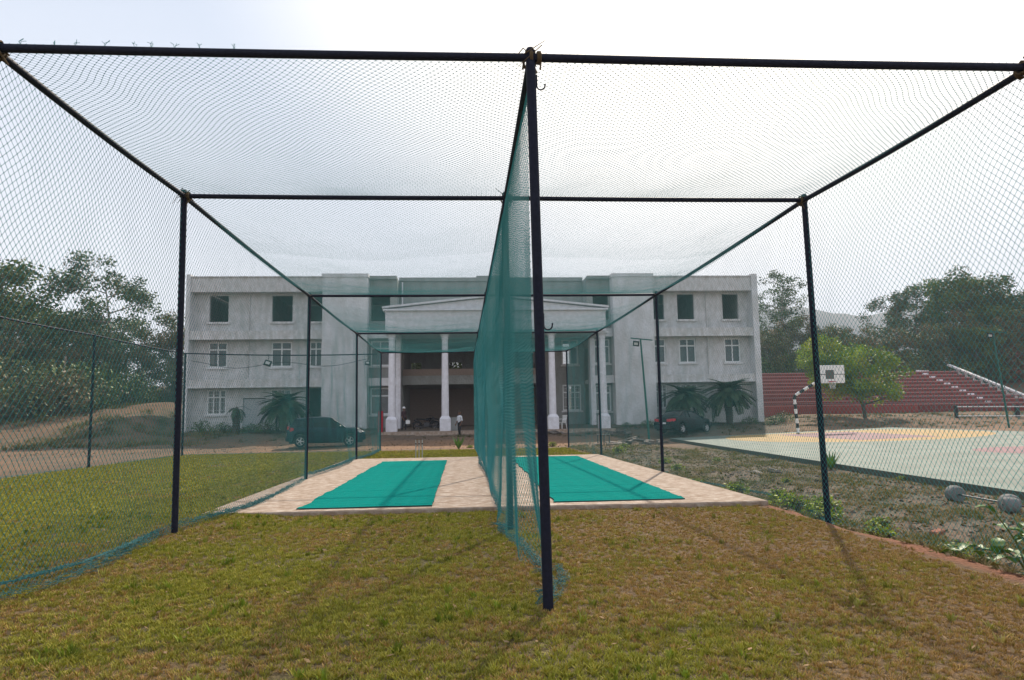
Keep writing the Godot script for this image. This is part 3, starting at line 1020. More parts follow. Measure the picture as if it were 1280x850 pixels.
func person(at: Vector3, turn: float, label: String, shirt: Color, trousers: Color, cap: Color, skin: Color, tall: float, stride: float, white_arm: Color) -> Node3D:
	var root := thing("person", at, label, "person", "", turn)
	var j := func(x: float, y: float, z: float): return Vector3(x, y, z) * tall
	var hair := Color(0.02, 0.017, 0.015)
	var shoe := Color(0.03, 0.025, 0.02)
	var bones := []
	# faces +z; hips at 0.53 of the height
	bones.append([j.call(-0.035, 0.55, 0), j.call(0.035, 0.55, 0), 0.095 * tall / 1.7, 0.095 * tall / 1.7, trousers])
	bones.append([j.call(0, 0.58, 0), j.call(0, 0.68, 0.005), 0.1, 0.105, shirt])
	bones.append([j.call(-0.05, 0.76, 0), j.call(0.05, 0.76, 0), 0.1, 0.1, shirt])
	bones.append([j.call(0, 0.68, 0), j.call(0, 0.76, 0), 0.11, 0.11, shirt])
	bones.append([j.call(0, 0.8, -0.005), j.call(0, 0.88, 0.01), 0.048, 0.046, skin])
	bones.append([j.call(0, 0.915, 0.012), j.call(0, 0.945, 0.005), 0.075, 0.082, skin])
	bones.append([j.call(0, 0.89, 0.035), j.call(0, 0.9, 0.038), 0.045, 0.045, skin])
	bones.append([j.call(0, 0.925, 0.055), j.call(0, 0.915, 0.066), 0.011, 0.014, skin])
	bones.append([j.call(0, 0.955, -0.012), j.call(0, 0.965, 0.004), 0.088, 0.086, cap])
	if cap.g > 0.3: bones.append([j.call(0, 0.955, 0.05), j.call(0, 0.95, 0.085), 0.03, 0.02, cap])
	for s in [-1.0, 1.0]:
		bones.append([j.call(s * 0.047, 0.915, 0.0), j.call(s * 0.05, 0.93, 0.0), 0.012, 0.013, skin])
		var hip: Vector3 = j.call(s * 0.052, 0.52, 0)
		var knee: Vector3 = j.call(s * 0.056, 0.285, stride * s * 0.5 + 0.02)
		var ankle: Vector3 = j.call(s * 0.058, 0.045, stride * s)
		bones.append([hip, knee, 0.084, 0.058, trousers])
		bones.append([knee, ankle, 0.056, 0.042, trousers])
		bones.append([ankle + Vector3(0, -0.028, -0.02), ankle + Vector3(0, -0.036, 0.13), 0.04, 0.034, shoe])
		var sh: Vector3 = j.call(s * 0.108, 0.785, 0)
		var el: Vector3 = j.call(s * 0.135, 0.625, -0.01 - stride * s * 0.4)
		var wr: Vector3 = j.call(s * 0.125, 0.495, 0.06 - stride * s * 0.6)
		var ac: Color = white_arm if s > 0 else shirt
		bones.append([sh, el, 0.052, 0.04, ac])
		bones.append([el, wr, 0.038, 0.027, skin])
	var b := sdf_person(bones, Vector3(-0.42, -0.06, -0.42), Vector3(0.42, tall * 1.08, 0.42), 0.021)
	for s in [-1.0, 1.0]:
		var el: Vector3 = j.call(s * 0.135, 0.625, -0.01 - stride * s * 0.4)
		var wr: Vector3 = j.call(s * 0.125, 0.495, 0.06 - stride * s * 0.6)
		hand(b, wr, (wr - el).normalized(), Vector3(-s, 0, 0), skin)
		b.col = Color(0.01, 0.01, 0.01)
		b.lathe([[0.012, 0.0], [0.001, 0.006]], 6, j.call(s * 0.02, 0.925, 0.058), Basis(Vector3(1, 0, 0), PI / 2))
	part("body", b.smooth_mesh(), M.cloth, root)
	return root

# ---------------------------------------------------------------- materials
func make_materials() -> void:
	var fine := ntex(3, 0.03, Color(0.72, 0.72, 0.72), Color(1, 1, 1), 512, 5, 0.65)
	var blotch := ntex(8, 0.008, Color(0.88, 0.87, 0.85), Color(1, 1, 1), 512, 6, 0.6)
	var stains := ntex(15, 0.012, Color(0.8, 0.78, 0.75), Color(1, 1, 1), 512, 6, 0.6)
	var bump_f := bumps(5, 0.05, 6.0)
	M.ground = grain(mat(Color(1, 1, 1), 0.97, true), ntex(21, 0.02, Color(0.6, 0.58, 0.56), Color(1, 1, 1), 1024, 6, 0.7), bumps(22, 0.03, 14.0, 1024), Vector3.ONE * 0.55, 1.2)
	M.grass = leafy(Color(1, 1, 1), 0.55)
	M.grass.roughness = 0.9
	M.grass.metallic_specular = 0.15
	M.stone = grain(mat(Color(1, 1, 1), 0.95, true), fine, bump_f, Vector3.ONE * 3.0)
	M.concrete = grain(mat(Color(0.5, 0.42, 0.36), 0.92), ntex(31, 0.014, Color(0.66, 0.58, 0.5), Color(1, 1, 1), 1024, 7, 0.66), bump_f, Vector3.ONE * 0.23, 0.25)
	M.mat_green = grain(mat(Color(0.004, 0.25, 0.215), 1.0), ntex(41, 0.012, Color(0.78, 0.8, 0.8), Color(1, 1, 1), 512, 6, 0.7), bumps(42, 0.12, 8.0), Vector3(0.5, 0.5, 3.0), 0.6)
	M.mat_green.metallic_specular = 0.08
	M.mat_edge = mat(Color(0.012, 0.03, 0.03), 0.9)
	M.pipe = grain(mat(Color(0.016, 0.018, 0.036), 0.6), ntex(51, 0.02, Color(0.7, 0.7, 0.7), Color(1, 1, 1)), null, Vector3.ONE * 2.0)
	M.pipe.metallic_specular = 0.25
	M.twine = mat(Color(0.025, 0.2, 0.2), 0.8)
	M.twine.backlight_enabled = true
	M.twine.backlight = Color(0.06, 0.2, 0.2)
	M.twine.cull_mode = BaseMaterial3D.CULL_DISABLED
	M.twine_fence = mat(Color(0.02, 0.13, 0.12), 0.8)
	M.plaster_grey = grain(mat(Color(0.66, 0.65, 0.66), 0.93), ntex(16, 0.011, Color(0.83, 0.82, 0.8), Color(1, 1, 1), 512, 6, 0.62), bump_f, Vector3(0.33, 0.2, 0.33), 0.4)
	M.twine_foot = mat(Color(0.016, 0.115, 0.125), 0.85)
	M.rope = grain(mat(Color(0.16, 0.105, 0.05), 0.95), fine, bump_f, Vector3.ONE * 9.0)
	M.plaster = grain(mat(Color(0.74, 0.73, 0.75), 0.92), blotch, bump_f, Vector3(0.22, 0.12, 0.22), 0.4)
	M.plaster_stained = grain(mat(Color(0.74, 0.73, 0.74), 0.93), stains, bump_f, Vector3(0.42, 0.13, 0.42), 0.5)
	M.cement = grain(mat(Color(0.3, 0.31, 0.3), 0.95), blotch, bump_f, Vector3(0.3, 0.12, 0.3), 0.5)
	M.dim_plaster = grain(mat(Color(0.6, 0.59, 0.57), 0.95), blotch, null, Vector3.ONE * 0.3)
	M.white_paint = grain(mat(Color(0.8, 0.78, 0.82), 0.75), ntex(61, 0.01, Color(0.88, 0.87, 0.86), Color(1, 1, 1)), null, Vector3.ONE * 0.4)
	M.shutter = grain(mat(Color(0.62, 0.63, 0.65), 0.6), fine, null, Vector3.ONE * 0.6)
	M.frame = mat(Color(0.72, 0.72, 0.72), 0.5)
	M.brown_panel = grain(mat(Color(0.36, 0.27, 0.22), 0.7), fine, null, Vector3(2.0, 0.3, 2.0))
	M.pane = mat(Color(0.1, 0.13, 0.14), 0.08)
	M.pane.transparency = BaseMaterial3D.TRANSPARENCY_ALPHA
	M.pane.albedo_color.a = 0.35
	M.car_black = mat(Color(0.008, 0.009, 0.012), 0.33)
	M.car_black.metallic_specular = 0.22
	M.car_blue = mat(Color(0.012, 0.022, 0.036), 0.3)
	M.car_blue.metallic_specular = 0.25
	M.car_glass = mat(Color(0.015, 0.02, 0.022), 0.1)
	M.car_glass.metallic_specular = 0.3
	M.black_plastic = mat(Color(0.015, 0.015, 0.016), 0.6)
	M.rubber = mat(Color(0.018, 0.018, 0.018), 0.85)
	M.alloy = mat(Color(0.5, 0.5, 0.52), 0.35)
	M.alloy.metallic = 0.8
	M.dark_metal = mat(Color(0.08, 0.08, 0.085), 0.4)
	M.dark_metal.metallic = 0.7
	M.lamp_glass = mat(Color(0.55, 0.56, 0.54), 0.25)
	M.red_lens = mat(Color(0.5, 0.012, 0.03), 0.2)
	M.cloth = mat(Color(1, 1, 1), 0.85, true)
	M.court = grain(mat(Color(0.165, 0.2, 0.172), 0.8), ntex(71, 0.008, Color(0.8, 0.8, 0.78), Color(1, 1, 1), 512, 6, 0.65), null, Vector3.ONE * 0.12)
	M.court_edge = mat(Color(0.09, 0.1, 0.08), 0.9)
	M.court_yellow = grain(mat(Color(0.42, 0.27, 0.085), 0.8), fine, null, Vector3.ONE * 0.2)
	M.court_pink = grain(mat(Color(0.27, 0.14, 0.155), 0.8), fine, null, Vector3.ONE * 0.2)
	M.red_wall = grain(mat(Color(0.33, 0.07, 0.06), 0.9), blotch, bump_f, Vector3(0.4, 0.2, 0.4), 0.5)
	M.red_tier = grain(mat(Color(0.26, 0.062, 0.056), 0.9), stains, bump_f, Vector3(0.3, 0.3, 0.3), 0.5)
	M.nosing = mat(Color(0.42, 0.2, 0.18), 0.9)
	M.green_paint = mat(Color(0.012, 0.1, 0.075), 0.45)
	M.fabric_red = mat(Color(0.45, 0.02, 0.04), 0.8)
	M.bark = grain(mat(Color(0.15, 0.12, 0.09), 0.95), fine, bump_f, Vector3(2.0, 0.5, 2.0))
	M.pale_bark = grain(mat(Color(0.36, 0.32, 0.27), 0.9), fine, bump_f, Vector3(1.5, 0.3, 1.5))
	M.palm_bark = grain(mat(Color(0.13, 0.105, 0.08), 0.95), fine, bump_f, Vector3.ONE * 2.0)
	M.leaf_dark = leafy(Color(1, 1, 1), 0.3)
	M.leaf_light = leafy(Color(1, 1, 1), 0.6)
	M.palm_leaf = leafy(Color(1, 1, 1), 0.18)
	M.curtain = mat(Color(0.5, 0.46, 0.4), 0.9)
	M.big_leaf = leafy(Color(1, 1, 1), 0.45)
	M.big_leaf.roughness = 0.5
	M.big_leaf.metallic_specular = 0.3
	M.hill = grain(mat(Color(0.07, 0.085, 0.05), 0.95), ntex(81, 0.02, Color(0.45, 0.45, 0.45), Color(1, 1, 1), 512, 6, 0.75), null, Vector3.ONE * 0.012)
	M.stump = mat(Color(0.33, 0.35, 0.33), 0.4)
	M.board = mat(Color(0.78, 0.77, 0.74), 0.5)
	M.brown_board = mat(Color(0.12, 0.11, 0.1), 0.6)
	M.black_paint = mat(Color(0.02, 0.02, 0.02), 0.5)

# ---------------------------------------------------------------- ground
func ground_color(x: float, d: float) -> Color:
	var n1 := noise.get_noise_2d(x * 1.3, d * 1.3)
	var n2 := noise.get_noise_2d(x * 6.0 + 50.0, d * 6.0)
	var dirt := Color(0.34, 0.205, 0.12).lerp(Color(0.23, 0.165, 0.115), clampf(0.5 + n1 * 1.3 + n2 * 0.9, 0, 1))
	dirt = dirt.lerp(Color(0.46, 0.255, 0.135), 0.75 * sm(33, 36, d) * sm(43, 38, d) * sm(-14, -7, x) * sm(9, 4, x) * clampf(0.8 + n2, 0, 1))
	dirt = dirt.lerp(Color(0.2, 0.17, 0.125), clampf(sm(43.5, 46, d) * (0.75 + n2 * 0.6), 0, 1) * sm(24, 18, x) * sm(-21, -17, x))
	var c := dirt
	# lawn soil, seen between the blades
	var lawn := sm(-12.9, -12.4, x + n2 * 0.4) * sm(33.6, 32.8, d + n2 * 0.4) * sm(5.3, 5.0, x)
	var soil := Color(0.16, 0.13, 0.05).lerp(Color(0.22, 0.135, 0.07), clampf(dry(x, d), 0, 1))
	c = c.lerp(soil, lawn)
	# red earth along the broken edge of the lawn
	var bank := sm(4.78, 4.95, x + n2 * 0.12) * sm(5.5, 5.2, x) * sm(26, 20, d)
	c = c.lerp(Color(0.33, 0.135, 0.07), bank)
	# strip of weeds and litter
	var strip := sm(5.2, 5.6, x) * sm(36, 30, d) * sm(-99, -90, x)
	if x > 5.0: c = c.lerp(Color(0.2, 0.155, 0.11).lerp(Color(0.14, 0.125, 0.08), clampf(0.5 + n1 * 2.0, 0, 1)).lerp(Color(0.28, 0.17, 0.11), clampf(n2 * 1.4, 0, 1)), strip)
	# track and bank on the left
	if x < -15.0:
		var tx := lerpf(-27.5, -22.6, clampf((d - 46.0) / 18.0, 0, 1))
		var track := sm(2.6, 1.2, absf(x - tx + n1)) * sm(43, 47, d) * sm(72, 66, d)
		c = c.lerp(Color(0.27, 0.175, 0.11).lerp(Color(0.2, 0.15, 0.09), clampf(0.4 + n1 * 2.0 + n2, 0, 1)), sm(40, 45, d) * 0.9)
		c = c.lerp(Color(0.28, 0.165, 0.095), track * 0.8 * clampf(0.7 + n2, 0, 1))
		c = c.lerp(Color(0.21, 0.185, 0.1), sm(0.05, 0.3, n1 + 0.2) * sm(45, 47, d) * sm(51, 49, d) * sm(-24, -22, x) * 0.8)
	c = c.lerp(Color(0.23, 0.18, 0.1), sm(-27, -34, x) * 0.5)
	return c

func dry(x: float, d: float) -> float:                         # how parched the lawn is, 0 to 1
	var v := 0.2 + 0.66 * sm(0.2, 2.4, x) * sm(16, 12, d)
	v += noise.get_noise_2d(x * 2.2 + 9.0, d * 2.2) * 0.75
	v += noise.get_noise_2d(x * 9.0, d * 9.0 + 40.0) * 0.4
	v -= 0.35 * sm(-3.9, -4.6, x)
	v -= 0.3 * sm(1.6, 0.6, absf(x - 1.8)) * sm(5.6, 4.6, d)
	v -= 0.25 * sm(25, 27, d)
	return clampf(v, 0, 1)

func build_ground() -> void:
	var xs := []
	var x := -1000.0
	while x <= 1000.0:
		xs.append(x)
		var a := absf(x)
		if x >= 4.3 and x < 5.8: x += 0.08
		elif a < 13.99: x += 0.25
		elif a < 34: x += 0.75
		elif a < 70: x += 2.5
		elif a < 160: x += 9.0
		else: x += 40.0
	var ds := []
	var d := -60.0
	while d <= 1150.0:
		ds.append(d)
		if d < -10: d += 10.0
		elif d < 2: d += 1.0
		elif d < 34: d += 0.25
		elif d < 62: d += 0.6
		elif d < 90: d += 2.0
		elif d < 180: d += 8.0
		else: d += 40.0
	var b := MB.new()
	for dd in ds:
		for xx in xs:
			var y := gh(xx, dd)
			b.v.append(Vector3(xx, y, -dd))
			b.n.append(Vector3(y - gh(xx + 0.2, dd), 0.2, -(y - gh(xx, dd + 0.2))).normalized())
			b.c.append(ground_color(xx, dd))
	var w := xs.size()
	for r in ds.size() - 1:
		for q in w - 1:
			var a := r * w + q
			for z in [a, a + w + 1, a + 1, a, a + w, a + w + 1]: b.i.append(z)
	solo("ground", b.mesh(), M.ground, "lawn soil, brown dirt and red earth around the practice nets", "", "", "structure")

func build_hill() -> void:
	var b := MB.new()
	var rows := 9
	var cols := 160
	for r in rows:
		for q in cols + 1:
			var az := lerpf(-1.15, 1.15, float(q) / cols)
			var t := float(r) / (rows - 1)
			var dist := 800.0 + 300.0 * t
			var hgt := 120.0 * sm(0.1, 0.42, az) * sm(0.95, 0.62, az) + 26.0 + 20.0 * sm(0.2, -0.7, az)
			hgt *= 1.0 + 0.25 * noise.get_noise_2d(q * 0.3, 3.0) + 0.03 * noise.get_noise_2d(q * 2.5, 9.0)
			b.v.append(Vector3(sin(az) * dist, 4.0 + hgt * sin(t * PI * 0.5) - (6.0 if r == 0 else 0.0) + noise.get_noise_2d(q * 2.0, r * 3.0) * 2.0, -cos(az) * dist))
			b.n.append(Vector3.UP); b.c.append(Color.WHITE)
	for r in rows - 1:
		for q in cols:
			var a := r * (cols + 1) + q
			b.quad(b.v[a], b.v[a + 1], b.v[a + cols + 2], b.v[a + cols + 1])
	solo("hill", b.smooth_mesh(), M.hill, "far wooded hill fading into haze", "", "", "structure")

func tuft_mesh(blades: int, h: float, w: float, lean: float, sd: int) -> ArrayMesh:
	rng.seed = sd
	var b := MB.new()
	for k in blades:
		var az := R(0, TAU)
		var o := Vector3(cos(az), 0, sin(az)) * R(0.0, 0.028) * (h / 0.045)
		var dirn := Vector3(cos(az + R(-1, 1)) * R(0.1, lean), 1, sin(az + R(-1, 1)) * R(0.1, lean)).normalized()
		var s := Vector3(-sin(az), 0, cos(az)) * w
		var hh := h * R(0.55, 1.2)
		var m := o + dirn * hh * 0.55
		var t := o + dirn * hh + Vector3(cos(az), -0.25, sin(az)) * hh * R(0.1, 0.35)
		var g := R(0.7, 1.2)
		b.col = Color(g * R(0.9, 1.2), g, g * R(0.8, 1.0))
		b.quad(o - s, o + s, m + s * 0.75, m - s * 0.75)
		b.tri(m - s * 0.75, m + s * 0.75, t)
	return b.mesh()

func build_grass() -> void:
	var tufts := []
	for k in 4: tufts.append(tuft_mesh(11, 0.042, 0.0036, 0.9, 900 + k))
	var coarse := []
	for k in 3: coarse.append(tuft_mesh(12, 0.055, 0.008, 0.8, 950 + k))
	rng.seed = 77
	var sets := [[], [], [], []]
	var cols := [[], [], [], []]
	var sets2 := [[], [], []]
	var cols2 := [[], [], []]
	# [x0, x1, d0, d1, per square metre, coarse]
	for reg in [[-7.5, 5.02, 3.6, 7.5, 1000, false], [-7.5, 5.02, 7.5, 11.55, 620, false], [-9.0, -3.9, 11.55, 16.0, 260, true], [-12.5, -7.5, 7.5, 16.0, 170, true], [-12.6, -3.9, 16.0, 24.0, 190, true], [-12.6, -3.9, 24.0, 33.0, 110, true], [-3.9, 5.0, 25.95, 33.0, 130, true]]:
		var area: float = (reg[1] - reg[0]) * (reg[3] - reg[2])
		for k in int(area * reg[4]):
			var x := R(reg[0], reg[1])
			var d := R(reg[2], reg[3])
			# outside the camera's wedge nothing is needed close up
			if d < 11 and absf(x) > d * 0.85 + 1.6: continue
			if x > 4.83 + noise.get_noise_2d(d * 7.0, 3.0) * 0.2: continue
			var dr := dry(x, d)
			var bare := noise.get_noise_2d(x * 5.0 + 200.0, d * 5.0)
			if bare > 0.42 and rng.randf() < 0.5: continue
			var green := Color(0.245, 0.25, 0.04).lerp(Color(0.375, 0.325, 0.075), rng.randf())
			var brown := Color(0.33, 0.185, 0.085).lerp(Color(0.46, 0.295, 0.14), rng.randf())
			var c := green.lerp(brown, 1.0 if rng.randf() < dr * 0.85 else dr * 0.35)
			var g := R(0.75, 1.2)
			var s := R(0.65, 1.25) * (1.0 - 0.3 * dr)
			var xf := Transform3D(Basis(Vector3.UP, R(0, TAU)).scaled(Vector3(1, R(0.7, 1.1), 1) * s), Vector3(x, gh(x, d) - 0.004, -d))
			if reg[5]:
				var q := k % 3
				sets2[q].append(xf); cols2[q].append(Color(c.r * g, c.g * g, c.b * g))
			else:
				var q := k % 4
				sets[q].append(xf); cols[q].append(Color(c.r * g, c.g * g, c.b * g))
	# coarser clumps, seed heads and dead leaves among the short turf
	for k in 900:
		var x := R(-6.5, 4.7)
		var d := R(3.8, 11.4)
		if noise.get_noise_2d(x * 3.0 + 700.0, d * 3.0) < 0.02: continue
		var g := R(0.7, 1.25)
		var c := Color(0.17, 0.21, 0.03).lerp(Color(0.4, 0.3, 0.12), dry(x, d) * R(0.4, 1.0))
		var q := k % 3
		sets2[q].append(Transform3D(Basis(Vector3.UP, R(0, TAU)).scaled(Vector3(1, R(0.9, 1.6), 1) * R(0.8, 1.35)), Vector3(x, gh(x, d) - 0.004, -d)))
		cols2[q].append(Color(c.r * g, c.g * g, c.b * g))
	var near := thing("lawn_grass", Vector3.ZERO, "short half-dry grass of the lawn in front of the concrete strip", "grass")
	near.set_meta("kind", "stuff")
	for q in 4: scatter("tufts", tufts[q], M.grass, sets[q], cols[q], near)
	var beyond := thing("lawn_grass", Vector3.ZERO, "greener mown grass beyond the side net and behind the wicket", "grass")
	beyond.set_meta("kind", "stuff")
	for q in 3: scatter("tufts", coarse[q], M.grass, sets2[q], cols2[q], beyond)
	# rank weeds on the strip between the lanes and the court
	var weed := tuft_mesh(14, 0.16, 0.006, 1.1, 970)
	var litter := MB.new()
	litter.leaf(Vector3(-0.04, 0.006, 0), Vector3(0.08, 0.012, 0), Vector3(0, 0, 0.045))
	var wx := []
	var wc := []
	var lx := []
	var lc := []
	for k in 17000:
		var d := 5.0 + 30.0 * pow(rng.randf(), 1.3)
		var x := R(5.05, minf(court_left(d), 12.5))
		if x > 8.6 and d > 34: continue
		var dens := noise.get_noise_2d(x * 2.4, d * 2.4 + 70) + 0.35 * sm(6.6, 5.2, x)
		if rng.randf() > 0.3 + dens * 1.1: continue
		var dr := clampf(0.5 + noise.get_noise_2d(x * 3.0, d * 3.0 + 400) * 1.8, 0, 1)
		var c := Color(0.14, 0.135, 0.045).lerp(Color(0.26, 0.19, 0.1), 1.0 if rng.randf() < dr else 0.15)
		var s := R(0.35, 1.1)
		wx.append(Transform3D(Basis(Vector3.UP, R(0, TAU)).scaled(Vector3(1, R(0.5, 1.0), 1) * s), Vector3(x, gh(x, d) - 0.01, -d)))
		wc.append(c)
	for k in 15000:
		var d := 5.0 + 45.0 * pow(rng.randf(), 1.5)
		var x := R(5.0, 12.5) if d < 34 else R(-22, 30)
		if d > 40 and x < 22 and rng.randf() < 0.6: continue
		if d < 34 and x > court_left(d) - 0.1: continue
		if d >= 30 and x > 10.0 and d < 44.5 and x < 29: continue
		var g := R(0.5, 1.3)
		lc.append(Color(0.15 * g, 0.105 * g, 0.07 * g))
		lx.append(Transform3D(Basis(Vector3(R(-0.4, 0.4), 1, R(-0.4, 0.4)).normalized(), R(0, TAU)).scaled(Vector3.ONE * R(0.6, 1.8)), Vector3(x, gh(x, d) + 0.004, -d)))
	# scrubby growth on the bank to the left and along the building
	for k in 5000:
		var x := R(-40, -14.5)
		var d := R(39.5, 66)
		if rng.randf() > 0.35 + noise.get_noise_2d(x * 1.2, d * 1.2 + 70) * 1.4: continue
		var tx := lerpf(-27.5, -22.6, clampf((d - 46.0) / 18.0, 0, 1))
		if absf(x - tx) < 1.7: continue
		var c := Color(0.13, 0.13, 0.05).lerp(Color(0.26, 0.19, 0.1), rng.randf())
		wc.append(c)
		wx.append(Transform3D(Basis(Vector3.UP, R(0, TAU)).scaled(Vector3(1.6, R(0.6, 1.2), 1.6) * R(1.0, 3.0)), Vector3(x, gh(x, d) - 0.01, -d)))
	for k in 2600:
		var x := R(-14, 22)
		var d := R(43.5, 50)
		if rng.randf() > 0.3 + noise.get_noise_2d(x * 1.5, d * 1.5 + 70) * 1.6: continue
		if d > 45 and x > -5.6 and x < 10.4: continue
		wc.append(Color(0.07, 0.085, 0.035).lerp(Color(0.16, 0.12, 0.07), rng.randf()))
		wx.append(Transform3D(Basis(Vector3.UP, R(0, TAU)).scaled(Vector3(1.5, R(0.6, 1.2), 1.5) * R(0.6, 1.5)), Vector3(x, gh(x, d) - 0.01, -d)))
	for k in 2600:
		var x := R(22, 46)
		var d := R(44.5, 57)
		if rng.randf() > 0.35 + noise.get_noise_2d(x * 1.5, d * 1.5 + 70) * 1.6: continue
		wc.append(Color(0.09, 0.1, 0.04).lerp(Color(0.2, 0.15, 0.09), rng.randf()))
		wx.append(Transform3D(Basis(Vector3.UP, R(0, TAU)).scaled(Vector3(1.6, R(0.5, 1.0), 1.6) * R(0.6, 1.5)), Vector3(x, gh(x, d) - 0.01, -d)))
	tag(scatter("weeds", weed, M.grass, wx, wc, self), "rank dry weeds on the rough strip and the dirt banks", "weeds", "", "stuff")
	# pebbles and clods
	var peb := MB.new()
	peb.lathe([[0.02, -0.02], [0.05, 0.0], [0.042, 0.025], [0.001, 0.036]], 6)
	var px := []
	var pc := []
	for k in 1300:                                   # a few on the lawn as well
		var d := R(4.0, 11.3)
		var x := R(-6.5, 4.8)
		var g := R(0.6, 1.5)
		lc.append(Color(0.24 * g, 0.16 * g, 0.09 * g))
		lx.append(Transform3D(Basis(Vector3(R(-0.5, 0.5), 1, R(-0.5, 0.5)).normalized(), R(0, TAU)).scaled(Vector3.ONE * R(0.25, 0.75)), Vector3(x, gh(x, d) + R(0.012, 0.03), -d)))
	tag(scatter("leaf_litter", litter.mesh(), M.grass, lx, lc, self), "fallen dry leaves strewn over dirt and lawn", "leaf litter", "", "stuff")
	for k in 2400:
		var d := 6.0 + 44.0 * rng.randf()
		var x := R(5.1, 10.5) if d < 33 else R(-34, 22)
		if d > 33 and d < 45 and x > 9.5: continue
		var g := R(0.6, 1.5)
		pc.append(Color(0.17 * g, 0.125 * g, 0.095 * g))
		px.append(Transform3D(Basis(Vector3(R(-1, 1), R(-1, 1), R(-1, 1)).normalized(), R(0, 2.0)).scaled(Vector3(R(0.5, 1.5), R(0.4, 0.9), R(0.5, 1.5)) * R(0.4, 1.3)), Vector3(x, gh(x, d), -d)))
	tag(scatter("pebbles", peb.mesh(), M.stone, px, pc, self), "small stones and clods scattered on bare earth", "pebbles", "", "stuff")

